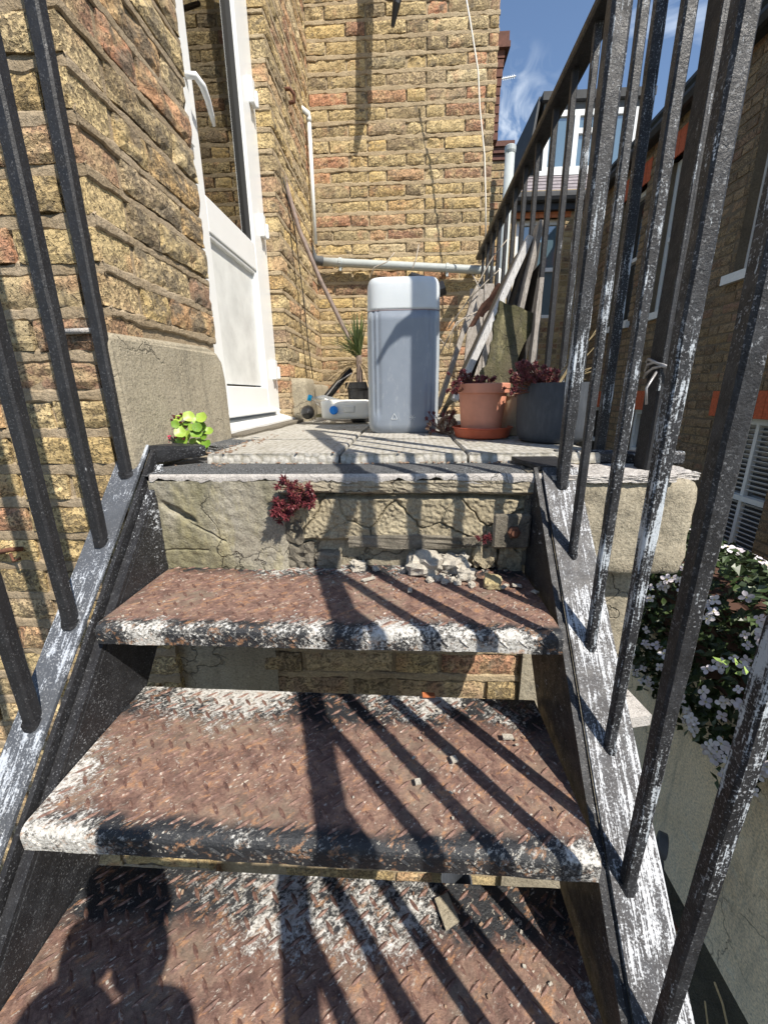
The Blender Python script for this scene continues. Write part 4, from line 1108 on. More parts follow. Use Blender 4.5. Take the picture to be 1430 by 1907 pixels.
def sedum(name, label, pts, r, mat=sedum_m, base=None, par=None, stem=rust_iron):
    t = par or thing(name, label, 'plant')
    mb, sb_ = MB(), MB()
    for (p, up) in pts:
        p = Vector(p); rosette(mb, p, Vector(up), r * rnd.uniform(.75, 1.2))
        if base is not None:
            b0 = Vector(base(p) if callable(base) else base)
            sb_.tube([b0, (b0 + p) / 2 + Vector(up) * -.004, p], [.0016, .0012, .001], 5)
            for q in (.35, .6, .8):
                pq = b0.lerp(p, q)
                for _ in range(3): leaflet(mb, pq, Vector((rnd.uniform(-1, 1), rnd.uniform(-1, 1), rnd.uniform(-.6, 1))), r * .6, r * .12)
    mb.build('foliage', mat, t)['kind'] = 'stuff'
    if base is not None: sb_.build('stem', stem, t)
    return t
# in the riser
pts = []
for i in range(44):
    px, py = rnd.choice([(525, 900), (545, 915), (560, 925), (578, 915), (520, 940), (540, 950), (552, 935), (575, 940), (512, 950), (530, 965), (545, 895)])
    p = at(px + rnd.uniform(-9, 9), py + rnd.uniform(-9, 9), Y=.765 + rnd.uniform(-.012, .012)); pts.append((p, (rnd.uniform(-.5, .3), -1, rnd.uniform(-.4, .5))))
sedum('sedum_plant', 'burgundy sedum sprouting from a crack in the concrete riser', pts, .0125, base=at(585, 925, Y=.80))
pts = [(at(897 + rnd.uniform(-14, 14), 1003 + rnd.uniform(-7, 7), Y=.78), (0, -1, .4)) for i in range(9)]
sedum('sedum_plant', 'tiny red sedum between the broken stones left of the bolted plate', pts, .008)
# at the foot of the pots
pts = []
for i in range(34):
    px = rnd.uniform(792, 852); py = rnd.uniform(766, 808)
    q = at(px, py, Y=1.30 + rnd.uniform(-.03, .05)); pts.append((q, (rnd.uniform(-.6, .6), -1, rnd.uniform(-.2, .8))))
bs = at(826, 806, Z=Z_SLAB)
t = sedum('sedum_plant', 'tangled dark red sedum clump lying between drum and terracotta pot', pts[:20], .010, base=(bs.x, 1.34, Z_SLAB))
sedum('x', '', pts[20:], .011, mat=sedum_dry, par=t)
dr = MB()
for i in range(70):
    a_ = rnd.uniform(0, 6.28); cx_ = Vector((bs.x + .006, 1.33, Z_SLAB + .03)); rr_ = rnd.uniform(.015, .032)
    dr.tube([cx_ + Vector((math.cos(a_) * rr_, -.01 + rnd.uniform(-.02, .02), math.sin(a_) * rr_)), cx_ + Vector((math.cos(a_ + .8) * rr_, -.02, math.sin(a_ + .8) * rr_)), cx_ + Vector((math.cos(a_ + 1.6) * rr_ * .9, .0, math.sin(a_ + 1.6) * rr_))], .0011, 4)
dr.build('dry_stems', sedum_dry, t)['kind'] = 'stuff'

# ------------------------------------------------------------------ pots
tpot = thing('terracotta_pot', 'small terracotta coloured pot standing in its round saucer', 'plant pot')
cb0 = at(897, 817, Z=Z_SLAB); yt = cb0.y + .052; xt = at(897, 760, Y=yt).x
wr_ = (at(947, 722, Y=yt).x - at(848, 722, Y=yt).x) / 2; wb_ = (at(935, 795, Y=yt).x - at(863, 795, Y=yt).x) / 2
ht = at(897, 713, Y=yt - wr_).z - Z_SLAB
pot(tpot, Vector((xt, yt, Z_SLAB + .008)), wb_, wr_ - .006, ht - .008, terracotta, liph=.028, lip=.005)
ws = (at(956, 800, Y=yt).x - at(847, 800, Y=yt).x) / 2
MB().lathe([(ws * .86, 0), (ws * .9, .003), (ws * .98, .026), (ws + .002, .028), (ws + .001, .031), (ws - .004, .031), (ws * .9, .008), (0, .007)], (xt + .004, yt, Z_SLAB + .0005), 44).build('saucer', terracotta_d, tpot, smooth=False)
zt_ = Z_SLAB + ht
pts = []
for i in range(50):
    px = rnd.choice([rnd.uniform(833, 880), rnd.uniform(840, 870), rnd.uniform(880, 930)]); py = rnd.uniform(690, 722) if px < 880 else rnd.uniform(703, 714)
    if px < 858: py += rnd.uniform(0, 16)
    pts.append((at(px, py, Y=yt - .02 + rnd.uniform(-.05, .02)), (rnd.uniform(-.8, .3), rnd.uniform(-1, 0), rnd.uniform(0, 1))))
sedum('sedum_plant', 'burgundy sedum spilling over the left rim of the terracotta pot', pts, .0105, base=(xt - .01, yt, zt_ - .016))
gpot = thing('grey_pot', 'wide slate grey pot with rounded foot behind the right railing bars', 'plant pot')
cb1 = at(1020, 827, Z=Z_SLAB); yg = cb1.y + .078; xg0, xg1 = at(962, 770, Y=yg).x, at(1098, 770, Y=yg).x
rg_ = (xg1 - xg0) / 2; xg = (xg0 + xg1) / 2; hg = at(1020, 712, Y=yg - rg_).z - Z_SLAB
o = MB().lathe([(rg_ * .74, 0), (rg_ * .85, .004), (rg_ * .93, .016), (rg_ * .965, .04), (rg_ * 1.0, hg * .7), (rg_ * 1.005, hg), (rg_ * .93, hg), (rg_ * .9, hg - .02), (rg_ * .86, .02), (0, .02)], (xg, yg, Z_SLAB), 48).build('pot', grey_pot_m, gpot, smooth=True)
md = o.modifiers.new('split', 'EDGE_SPLIT'); md.split_angle = R(40)
MB().lathe([(rg_ * .9, 0), (.0, .006)], (xg, yg, Z_SLAB + hg - .018), 24).build('soil', soil_m, gpot)
pts = []
for i in range(105):
    px = rnd.choice([rnd.uniform(938, 1000), rnd.uniform(950, 985), rnd.uniform(985, 1042)]); py = rnd.uniform(676, 712) if px < 1000 else rnd.uniform(684, 714)
    if px < 962: py = rnd.uniform(690, 735)
    pts.append((at(px, py, Y=yg - .05 + rnd.uniform(-.04, .06)), (rnd.uniform(-.8, .6), rnd.uniform(-1, 0), rnd.uniform(-.2, 1))))
sedum('sedum_plant', 'large burgundy sedum trailing from the slate grey pot', pts, .0105, base=(xg - .03, yg - .01, Z_SLAB + hg - .016))
bp = thing('beige_pot', 'small stained beige pot squeezed behind terracotta and grey pots', 'plant pot')
pot(bp, Vector((at(955, 770, Y=1.30).x, 1.30, Z_SLAB)), .040, .052, .135, beige_pot_m, liph=.02, lip=.001)
tw = MB()
for i in range(16):
    b0 = Vector((xg + rnd.uniform(-.02, .05), yg + rnd.uniform(0, .05), Z_SLAB + hg - .02)); e_ = at(rnd.uniform(1080, 1125), rnd.uniform(600, 715), Y=1.12)
    tw.tube([b0, (b0 + e_) / 2 + Vector((rnd.uniform(-.01, .01), 0, .01)), e_], [.0018, .0014, .0006], 5)
tw.build('dry_grass', grass_stem, None, label='pale dry grass stalks rising between the railing bars from the grey pot', cat='grass')
# lime plant
lp = thing('lime_plant', 'bright lime green leafy plant with red buds at the foot of the plinth', 'plant')
lf = MB()
def leafmesh(r):
    mb = MB(); n = 10; vs = [Vector((0, 0, 0))]
    for k in range(n):
        a_ = 2 * math.pi * k / n; q = 1 + .14 * math.sin(a_ * 5)
        vs.append(Vector((math.cos(a_) * r * .55 * q, math.sin(a_) * r * .55 * q, r * .10)))
    for k in range(n):
        a_ = 2 * math.pi * k / n; q = 1 + .10 * math.sin(a_ * 5 + .4)
        vs.append(Vector((math.cos(a_) * r * q, math.sin(a_) * r * q, r * (.20 + .10 * math.sin(a_ * 3)))))
    fs = [(0, 1 + k, 1 + (k+1) % n) for k in range(n)] + [(1 + k, 1 + n + k, 1 + n + (k+1) % n, 1 + (k+1) % n) for k in range(n)]
    mb.add(vs, fs); return mb.mesh('leaf', lime_m, smooth=True)
lm = [leafmesh(.0115), leafmesh(.0135), leafmesh(.0095)]
for i, (px, py) in enumerate([(333, 780), (352, 776), (366, 784), (378, 795), (341, 794), (358, 796), (349, 810), (366, 808), (380, 812), (372, 824), (384, 828), (360, 822), (344, 818), (336, 806), (327, 790), (388, 803), (376, 778), (350, 788), (368, 796), (340, 822), (382, 836), (330, 818)]):
    p = at(px, py, Y=.935 + rnd.uniform(-.02, .02))
    d = Vector((rnd.uniform(-.3, .6), -1, rnd.uniform(.2, 1.1)))
    o = link('leaf', lm[i % 3], lp, p); o.rotation_euler = d.to_track_quat('Z', 'Y').to_euler()
mb = MB()
for i in range(26):
    p = at(rnd.choice([rnd.uniform(308, 330), rnd.uniform(325, 352)]), rnd.uniform(772, 822), Y=.955); leaflet(mb, p, Vector((rnd.uniform(-1, .4), -1, rnd.uniform(-.3, 1))), .012, .003)
mb.build('red_buds', sedum_m, lp)['kind'] = 'stuff'
mb = MB()
for i in range(10):
    p = at(rnd.choice([312, 316, 336, 342]) + rnd.uniform(-4, 4), rnd.choice([812, 820]) + rnd.uniform(-5, 5), Y=.93); leaflet(mb, p, Vector((rnd.uniform(-1, 1), -1, rnd.uniform(-1, 1))), .007, .003)
mb.build('magenta_buds', magenta_m, lp)

# ------------------------------------------------------------------ timber stacked against the railing
def board(a, b, w, t, mt, label, cat='board', name='board', side=Vector((0, 1, 0)), segs=6, rough=.002, par=None):
    mb = MB(); mb.bar(a, b, t, w, side=side.cross((Vector(b) - Vector(a)).normalized()), ch=.08, segs=segs, rough=rough, seed=rnd.random() * 9)
    return mb.build(name, mt, None, label=label, cat=cat)
zf = Z_LAND + .002
def foot(px, py, Y): p = at(px, py, Y=Y); p.z = max(zf, p.z); return p
board(foot(815, 760, 1.95), at(889, 536, Y=2.15), .06, .022, wood_grey, 'sun-bleached narrow board leaning nearest the drum')
board(foot(822, 775, 1.85), at(905, 600, Y=1.95), .05, .016, wood_dark, 'dark narrow lath leaning just behind the bleached narrow board')
board(foot(846, 745, 1.52), at(984, 446, Y=1.60), .050, .022, wood_white, 'long pale painted trim board leaning steeply across the stack', segs=8)
board(foot(836, 752, 1.62), at(968, 470, Y=1.74), .13, .015, wood_brown, 'wide grey-brown board leaning behind the pale painted trim')
board(foot(900, 735, 1.55), at(1000, 432, Y=1.66), .10, .020, wood_dark, 'tall dark board in the shade between pale trim and mossy board')
board(foot(930, 735, 1.50), at(1004, 418, Y=1.58), .055, .016, wood_grey, 'tall split grey board with pointed top reaching above the railing foot')
board(foot(985, 715, 1.36), at(1006, 520, Y=1.40), .03, .014, wood_grey, 'short upright grey lath beside the mossy board')
board(foot(905, 740, 1.62), at(975, 500, Y=1.70), .17, .012, wood_dark, 'added black plank that darkens the gap right behind the pale trim')  # this and the dark boards below are added to blacken gaps in the stack
board(foot(860, 745, 1.72), at(940, 520, Y=1.84), .09, .014, wood_dark, 'second added plank, dark to blacken the gap behind the wide grey-brown board')
board(foot(958, 745, 1.60), at(1000, 500, Y=1.64), .09, .012, wood_dark, 'added dark plank for the black gap behind the mossy slab next to the split grey board')
board(foot(940, 750, 1.70), at(990, 470, Y=1.76), .16, .014, wood_dark, 'broad black panel added as dark backing of the leaning stack')  # added black back where only shade shows between the boards
mb = MB(); a_, b_ = foot(912, 740, 1.36), at(962, 578, Y=1.42)
def mossf(u, v):
    p = a_.lerp(b_, v); w = .052 + .016 * nv((v, 0, 0), 5, 3)
    x = (u - .5) * 2 * w
    if u < .5: x -= .010 * nv((v, 2, 0), 18, 2)
    return p + Vector((x, -.002 * nv((u, v, 0), 8, 1), x * -.28 + (0 if v < .99 else -.012 * nv((u, 0, 0), 6, 4))))
mb.grid(mossf, 12, 30); o = mb.build('mossy_slab', moss_m, None, label='ragged mossy slab leaning in the timber stack behind the terracotta pot', cat='slab')
sd = o.modifiers.new('solid', 'SOLIDIFY'); sd.thickness = .018; sd.offset = 1
mb = MB(); a_, b_ = at(897, 566, Y=1.92), at(966, 492, Y=1.80)
mb.grid(lambda u, v: a_.lerp(b_, u) + Vector((.0 - .06 * v, .03 * v, -.11 * v * (1 + .25 * nv((u, 0, 0), 9, 1)) + .03 * nv((u, 3, 0), 7, 2) * (1 - v))), 20, 6)
o = mb.build('metal_sheet', rustsheet, None, label='torn rusty metal sheet on top of the leaning timber', cat='sheet'); sd = o.modifiers.new('solid', 'SOLIDIFY'); sd.thickness = .003
mb = MB(); mb.bar(foot(880, 700, 2.2), at(893, 540, Y=2.3), .10, .02); mb.bar(foot(905, 690, 2.2), at(910, 530, Y=2.3), .05, .02)
mb.build('offcut', wood_grey, None, label='pale upright offcuts at the far end of the timber stack below the grey pipe', cat='board')
for k, (pts_, lb) in enumerate((([(835, 610), (875, 555), (905, 500), (918, 478), (945, 445)], 'long bare twig rising across the grey pipe towards the end house'), ([(870, 560), (905, 525), (932, 500)], 'short bare twig just right of the long one, over the timber'), ([(815, 665), (850, 600), (880, 585), (905, 570)], 'pale twig lying low across the bleached narrow board'), ([(818, 630), (835, 650), (845, 610), (870, 585)], 'looped pale twig close to the right side of the drum'), ([(880, 512), (893, 538)], 'tiny twig at the top of the bleached narrow board'), ([(690, 515), (697, 498), (720, 488), (735, 470)], 'dark thin twig curling above the left of the drum'), ([(768, 500), (775, 480), (780, 455)], 'thin straight twig above the middle of the drum'))):
    MB().tube([at(x, y, Y=2.05 + rnd.uniform(-.05, .05)) for (x, y) in pts_], [.0035 - .0022 * i / len(pts_) for i in range(len(pts_))], 5).build('dry_twig', twig_m, None, label=lb, cat='twig', smooth=True)

# ------------------------------------------------------------------ rubble on the top tread
def rock(px, py, s, mt, label, sx=1.0, sz=.7, seed=0, z=TZ, name='rubble_stone', cat='stone'):
    p = at(px, py, Z=z)
    MB().rough((0, 0, 0), (s * sx, s, s * sz), 5, .75, .34, seed + px * .13, fs_=1.7).build(name, mt, None, weld=True, label=label, cat=cat, loc=(p.x, p.y, z + s * sz * .40), rot=(rnd.uniform(-.1, .1), rnd.uniform(-.1, .1), rnd.uniform(0, 3)))
rock(668, 1060, .030, rubble_pale, 'single square grey stone on the top tread against the riser')
rock(790, 1062, .066, rubble_pale, 'biggest pale rubble lump, left end of the pile on the top tread', 1.2, .7)
rock(846, 1060, .055, rubble_pale, 'second large rubble lump, in the middle of the pile', 1.1, .7)
rock(868, 1078, .034, rubble_pale, 'white jagged lump at the right end of the rubble pile')
rock(917, 1090, .032, rubble_yel, 'rounded yellow stone right of the rubble pile', 1.2, .6)
for i, (px, py) in enumerate([(800, 1083), (815, 1080), (828, 1086), (842, 1082), (806, 1078), (852, 1088), (878, 1092), (823, 1076), (700, 1062), (752, 1065)]):
    rock(px, py, .013, rubble_pale, ('small white crumb among the rubble at the front of the pile' if i < 8 else 'lone pale crumb beside the square grey stone on the top tread' if i == 8 else 'lone pale crumb between square stone and rubble pile'), seed=i)
    bpy.context.scene.collection.objects[-1]['group'] = 'rubble crumbs on the top tread'
def flake(px, py, w, l, rz, label, z=TZ, mt=None):
    p = at(px, py, Z=z)
    o = MB().prism([(-w/2, -l/2, 0), (w/2, -l/2*.8, 0), (w/2*.9, l/2, 0), (-w/2, l/2*.9, 0)], (0, 0, .003)).build('flake', mt or rubble_pale, None, label=label, cat='flake')
    o.location = (p.x, p.y, z + .003); o.rotation_euler = (0, .05, rz)
flake(686, 1082, .008, .030, -1.0, 'long pale flake on the top tread, furthest left')
flake(763, 1103, .008, .016, 0, 'small upright pale flake in the middle of the top tread')
flake(938, 1096, .008, .024, -.8, 'white flake just right of the yellow stone')
flake(962, 1094, .010, .018, 1.3, 'grey flake second to the right of the yellow stone')
flake(996, 1106, .009, .012, .5, 'small pale flake at the right end of the top tread')
flake(798, 1298, .024, .012, .0, 'flat red brick chip at the back of the second tread', z=TZ - RISE, mt=orange_pale)
flake(945, 1376, .018, .010, .0, 'pinkish flat chip in the shade at the right of the second tread', z=TZ - RISE)
flake(845, 1418, .010, .012, .3, 'white chip in the sun near the right shadow lines of the second tread', z=TZ - RISE)
flake(778, 1460, .009, .009, .2, 'tiny round white chip near the middle of the second tread', z=TZ - RISE)
flake(832, 1700, .024, .042, .35, 'dusty pale leaf-shaped chip on the lowest visible tread', z=TZ - 2 * RISE, mt=concrete_b)

gt = MB(); g2 = MB()
for k in range(3):
    for i in range(150 if k == 0 else 90):
        x = rnd.uniform(-.49, .23); y = TY - k * GO + (rnd.uniform(.02, .26) if rnd.random() < .4 else rnd.uniform(.16, .25))
        q = rnd.uniform(.0012, .0042); (gt if rnd.random() < .5 else g2).rough((x, y, TZ - k * RISE + q * .3), (q * rnd.uniform(.8, 2), q, q * .6), 1, .3, .25, i, rot=(0, 0, rnd.uniform(0, 3)))
gt.build('grit', rubble_pale, st)['kind'] = 'stuff'; g2.build('dead_leaf_litter', sedum_dry, st)['kind'] = 'stuff'
lt = MB()
for i in range(260):
    u_ = rnd.random()
    if u_ < .4: x, y = rnd.uniform(-.52, -.40), rnd.uniform(.86, 1.35)
    elif u_ < .7: x, y = rnd.uniform(-.46, .40), rnd.uniform(.885, .906)
    else: x, y = rnd.uniform(-.45, .42), rnd.uniform(1.1, 2.2)
    q = rnd.uniform(.0015, .005); z = Z_LAND + .004 if y < .905 or x < -.46 else Z_SLAB + .001
    lt.rough((x, y, z + q * .2), (q * rnd.uniform(.8, 2.2), q, q * .5), 1, .3, .25, i, rot=(0, 0, rnd.uniform(0, 3)))
lt.build('leaf_litter', sedum_dry, lobj)['kind'] = 'stuff'

# ------------------------------------------------------------------ things below the stairs
cw = thing('garden_wall', 'cream rendered garden wall under the white flowering clematis', 'wall')
XG = 1.185
mb = MB(); mb.grid(lambda u, v: Vector((XG + .004 * nv((u * 3, v, 0), 4, 2), -1.5 + 7.2 * u, Z_G - .05 + (1.32) * v)), 90, 20); mb.box2((XG + .008, -1.5, Z_G - .05), (XG + .20, 5.7, -.83))
mb.build('render_coat', render_m, cw)
clem = thing('clematis', 'dense dark clematis with many white flowers hanging over the cream wall', 'climber')
def inside(y, z):
    lo = -1.28 - .10 * math.sin(y * 5.1) - .10 * max(0, y - 1.3) + (.30 if y > 1.95 else 0)
    return z > lo and z < -.54
lfm = MB(); nfl = 0
def cl_pt(front=True):
    while True:
        y = rnd.uniform(.55, 2.6); z = rnd.uniform(-1.5, -.54)
        if inside(y, z + .06 * nv((y, z, 0), 7, 2)): break
    t = (z + 1.3) / .75
    x = XG - .03 - .17 * math.sin(max(0, min(1, t)) * 3.0) ** .6 * (.7 + .5 * nv((y, z, 3), 5, 1))
    return Vector((x, y, z))
def cleaf(mb, p, d, r):
    d = d.normalized(); s_ = d.cross(Vector((rnd.uniform(-1, 1), rnd.uniform(-1, 1), 1))).normalized(); n_ = d.cross(s_)
    mb.add([p, p + d * r * .45 + s_ * r * .34 - n_ * r * .1, p + d * r, p + d * r * .45 - s_ * r * .34 - n_ * r * .1, p + d * r * .5 + n_ * r * .06], [(0, 1, 4), (1, 2, 4), (2, 3, 4), (3, 0, 4)])
for i in range(5200):
    p = cl_pt(); p.x += rnd.uniform(0, .12)
    cleaf(lfm, p, Vector((-.4 + rnd.uniform(-.8, .5), rnd.uniform(-1, 1), rnd.uniform(-1.1, .5))), rnd.uniform(.025, .048))
for i in range(4200):                                     # the mound's top, going back over the wall
    y = rnd.uniform(.5, 2.6); x = rnd.uniform(XG, XG + .95); z = -.60 + .05 * nv((x, y, 0), 5, 2) - .44 * (x - XG)
    cleaf(lfm, Vector((x, y, z + rnd.uniform(-.05, .02))), Vector((rnd.uniform(-1, .4), rnd.uniform(-1, 1), rnd.uniform(-.4, .8))), rnd.uniform(.03, .05))
lfm.build('leaves', clem_leaf, clem)['kind'] = 'stuff'
bk = MB(); bk.rough((XG + .16, 1.6, -.93), (.36, 2.2, .36), 10, .7, .12, 5); bk.build('inner_tangle', vine_m, clem, weld=True)
def flower_mesh(seed):
    mb = MB(); rg = random.Random(seed)
    for k in range(4):
        a_ = k * math.pi / 2 + rg.uniform(-.15, .15); ca, sa = math.cos(a_), math.sin(a_); cup = rg.uniform(-.1, .35)
        prof = [(.002, .0015), (.008, .0075), (.016, .0100), (.022, .0080), (.027, .002)]
        vs = []
        for (r_, w_) in prof:
            z = cup * r_ - .15 * r_ * (r_ / .027)
            for ww in (-w_, 0, w_): vs.append(Vector((ca * r_ - sa * ww, sa * r_ + ca * ww, z + (.0012 if ww == 0 else .0) * -1)))
        fs = []
        for j in range(4):
            b_ = j * 3; fs += [(b_, b_+1, b_+4, b_+3), (b_+1, b_+2, b_+5, b_+4)]
        mb.add(vs, fs)
    me = mb.mesh('flower', petal_m, smooth=True); me.materials.append(stamen_m)
    c2 = MB()
    for k in range(8):
        a_ = k * .785; c2.add([(0, 0, .001), (math.cos(a_) * .005, math.sin(a_) * .005, .006), (math.cos(a_ + .4) * .005, math.sin(a_ + .4) * .005, .006)], [(0, 1, 2)])
    import bmesh
    bm = bmesh.new(); bm.from_mesh(me)
    vs = [bm.verts.new(v) for v in c2.v]
    for f in c2.f:
        q = bm.faces.new([vs[i] for i in f]); q.material_index = 1
    bm.to_mesh(me); bm.free(); return me
fls = [flower_mesh(i) for i in range(5)]
cl = [(1.35, -.70), (1.15, -.95), (1.6, -.95), (1.05, -.78), (1.3, -1.12), (1.75, -1.05), (1.0, -1.1), (1.5, -.75), (1.2, -.65), (1.7, -1.25), (1.45, -1.2), (1.1, -1.2), (1.85, -.8), (.95, -.9), (1.65, -.7), (1.0, -.66)]
for i in range(255):
    for _ in range(40):
        p = cl_pt()
        if rnd.random() < .12 or min((p.y - a_) ** 2 + (p.z - b_) ** 2 for (a_, b_) in cl) < .012: break
    p.x -= .02
    d = Vector((-1, -.55, .35)) + Vector((rnd.uniform(-.5, .5), rnd.uniform(-.7, .7), rnd.uniform(-.5, .8)))
    o = link('flower', rnd.choice(fls), clem, p); e_ = d.to_track_quat('Z', 'Y'); o.rotation_euler = (e_.to_matrix() @ Matrix.Rotation(rnd.uniform(0, 3), 3, 'Z')).to_euler()
    s_ = rnd.uniform(.5, .88); o.scale = (s_, s_, s_)
for i in range(45):
    p = Vector((rnd.uniform(XG, XG + .7), rnd.uniform(1.0, 2.2), 0)); p.z = -.56 - .44 * (p.x - XG); d = Vector((rnd.uniform(-.6, .3), rnd.uniform(-.6, .2), 1))
    o = link('flower', rnd.choice(fls), clem, p); o.rotation_euler = d.to_track_quat('Z', 'Y').to_euler()
for (pts_, r_) in (([(1350, 1400), (1372, 1440), (1378, 1490), (1365, 1530), (1358, 1580)], .0018), ([(1395, 1420), (1385, 1480), (1372, 1520)], .0015), ([(1350, 1600), (1330, 1590)], .001), ([(1235, 1300), (1230, 1320)], .001)):
    MB().tube([at(x, y, X=XG - .04) for (x, y) in pts_], r_, 5).build('trailing_stem', vine_m, clem)
sl = MB()
for (x, y) in [(1350, 1440), (1368, 1462), (1340, 1450), (1378, 1480), (1360, 1500), (1385, 1500), (1352, 1520), (1348, 1525), (1368, 1540), (1345, 1590), (1340, 1600), (1330, 1390), (1345, 1400), (1390, 1440), (1400, 1460), (1362, 1470)]:
    for _ in range(2): cleaf(sl, at(x + rnd.uniform(-5, 5), y + rnd.uniform(-5, 5), X=XG - .05), Vector((-.2, rnd.uniform(-1, 1), rnd.uniform(-1, .3))), .035)
sl.build('trailing_leaves', clem_leaf, clem)['kind'] = 'stuff'
nl = MB()
for (x, y) in [(1345, 1235), (1360, 1240), (1372, 1250), (1368, 1225), (1385, 1240), (1350, 1228)]:
    cleaf(nl, at(x, y, X=XG - .22), Vector((-.3, rnd.uniform(-1, 1), rnd.uniform(-.6, .3))), .03)
nl.build('new_leaves', clem_new, clem)
# castor wheels of something folded away behind the stairs
wh = thing('castor_pair', 'pair of small dark grey wheels beside the stair foot at the cream wall', 'wheels')
for (px, py, rr_) in ((1232, 1574, .045), (1224, 1618, .040)):
    c = at(px, py, Y=1.18)
    MB().lathe([(rr_ * .45, -.014), (rr_ * .85, -.016), (rr_, -.013), (rr_, .013), (rr_ * .85, .016), (rr_ * .45, .014), (rr_ * .45, -.014)], c, 28, Matrix.Rotation(R(60), 3, 'Z') @ Matrix.Rotation(R(90), 3, 'X')).build('wheel', lead_m, wh, smooth=False)
    MB().lathe([(rr_ * .44, -.010), (rr_ * .44, .010)], c, 20, Matrix.Rotation(R(60), 3, 'Z') @ Matrix.Rotation(R(90), 3, 'X')).build('hub', black_pl, wh)
def chain(name, label, path, R_, r_, mt, n):
    t = thing(name, label, 'chain'); tor = MB(); pts_ = []
    for k in range(13):
        a_ = 2 * math.pi * k / 12; pts_.append(Vector((math.cos(a_) * R_ * 1.5, math.sin(a_) * R_, 0)))
    tor.tube(pts_, r_, 6, caps=False); me = tor.mesh('link', mt, smooth=True)
    for i in range(n):
        f = i / (n - 1) * (len(path) - 1); j = min(int(f), len(path) - 2); p = path[j].lerp(path[j+1], f - j); d = (path[j+1] - path[j]).normalized()
        o = link('link', me, t, p); o.rotation_euler = (d.to_track_quat('X', 'Z').to_matrix() @ Matrix.Rotation(R(90) * (i % 2) + .4, 3, 'X')).to_euler()
chain('rusty_chain', 'rusty chain hanging beside the right stair stringer at the bottom', [at(1218, 1628, Y=1.05), at(1232, 1690, Y=.98), at(1258, 1730, Y=.93), at(1292, 1775, Y=.86)], .0075, .0022, rust_iron, 18)
chain('dark_chain', 'small dark chain on the bricks below the second tread at left', [at(212, 1607, Y=.84), at(222, 1625, Y=.835), at(250, 1622, Y=.835), at(272, 1636, Y=.835)], .008, .002, cable_b, 8)
tw = MB()
tw.tube([at(1232, 1710, Y=.95), at(1265, 1742, Y=.9), at(1292, 1772, Y=.85)], .003, 5); tw.tube([at(1263, 1742, Y=.9), at(1256, 1800, Y=.88), at(1258, 1850, Y=.86)], .0025, 5)
tw.tube([at(1330, 1830, Y=.8), at(1345, 1870, Y=.78), at(1355, 1915, Y=.76)], .003, 5); tw.tube([at(1312, 1865, Y=.8), at(1318, 1915, Y=.78)], .0025, 5); tw.tube([at(1258, 1788, Y=.88), at(1280, 1783, Y=.87), at(1292, 1775, Y=.86)], .002, 5)
tw.build('dry_stalk', grass_stem, None, label='thin dry stalks hanging in the dark gap beside the cream wall', cat='stalk')
bk_ = thing('bucket', 'rim of a blue-grey bucket seen under the second tread', 'bucket')
c = at(850, 1640, Y=.80)
MB().lathe([(.030, -.10), (.040, -.005), (.043, -.004), (.043, .004), (.039, .004), (.028, -.095), (0, -.095)], (c.x, .80, c.z - .002), 32).build('shell', grey_pot_m, bk_, smooth=False)

# ------------------------------------------------------------------ house across, on the right
rh = thing('right_house', 'shaded brown brick house side on the right with sash windows and orange lintels', 'house')
XH = 2.6
frR = ((XH, 0, 0), R(-90))                      # local x = -world Y
ZE = 2.46
def rwin(ya, yb_, za, zb_): return (-yb_, -ya, za, zb_)
W1 = (2.7, 3.74, .88, 2.05); W2 = (4.12, 4.90, .78, 2.15); W3 = (5.28, 5.80, .78, 2.15)
V1 = (2.95, 3.58, -1.45, -.21); V2 = (4.30, 4.97, -1.1, -.20); V3 = (5.7, 6.2, -1.1, -.20)
wins = [W1, W2, W3, V1, V2, V3]; holes = [rwin(*w) for w in wins]
hol2 = [(h[0] - .0, h[1] + .0, h[2] - .0, h[3] + .10) for h in holes]
mb = MB()
# wall sheet as strips around the openings (built from cells so that the openings stay open)
ysb = sorted({1.2, 6.65} | {w[0] for w in wins} | {w[1] for w in wins}); zsb = sorted({Z_G - .1, ZE + .1} | {w[2] for w in wins} | {w[3] for w in wins})
for i in range(len(ysb) - 1):
    for j in range(len(zsb) - 1):
        yc_, zc_ = (ysb[i] + ysb[i+1]) / 2, (zsb[j] + zsb[j+1]) / 2
        if any(w[0] < yc_ < w[1] and w[2] < zc_ < w[3] for w in wins): continue
        mb.box2((XH, ysb[i], zsb[j]), (XH + .18, ysb[i+1], zsb[j+1]))
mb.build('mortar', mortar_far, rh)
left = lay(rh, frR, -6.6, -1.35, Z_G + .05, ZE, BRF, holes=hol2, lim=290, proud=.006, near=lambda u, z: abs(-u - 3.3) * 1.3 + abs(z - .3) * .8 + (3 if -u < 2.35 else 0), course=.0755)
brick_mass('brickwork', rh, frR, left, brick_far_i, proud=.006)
mb = MB(); mb.bar((XH - .03, .8, ZE + .05), (XH - .03, 6.7, ZE + .05), .12, .10); mb.bar((XH - .12, .8, ZE + .02), (XH - .12, 6.7, ZE + .02), .10, .09, ch=.35); mb.build('gutter', dark_roof, rh)
mb = MB(); mb.prism([(XH - .15, .8, ZE + .10), (XH + 1.5, .8, ZE + .7), (XH + 1.5, .8, ZE + .76), (XH - .15, .8, ZE + .13)], (0, 5.9, 0)); mb.build('roof', dark_roof, rh)
def lintel(y0, y1, z0, h, n):
    for i in range(n):
        a_ = y0 + (y1 - y0) * i / n; b2 = y0 + (y1 - y0) * (i + 1) / n
        o = MB().box2((XH - .012 + rnd.uniform(-.002, .002), a_ + .002, z0), (XH + .08, b2 - .002, z0 + h)).build('lintel_brick', orange_br, rh)
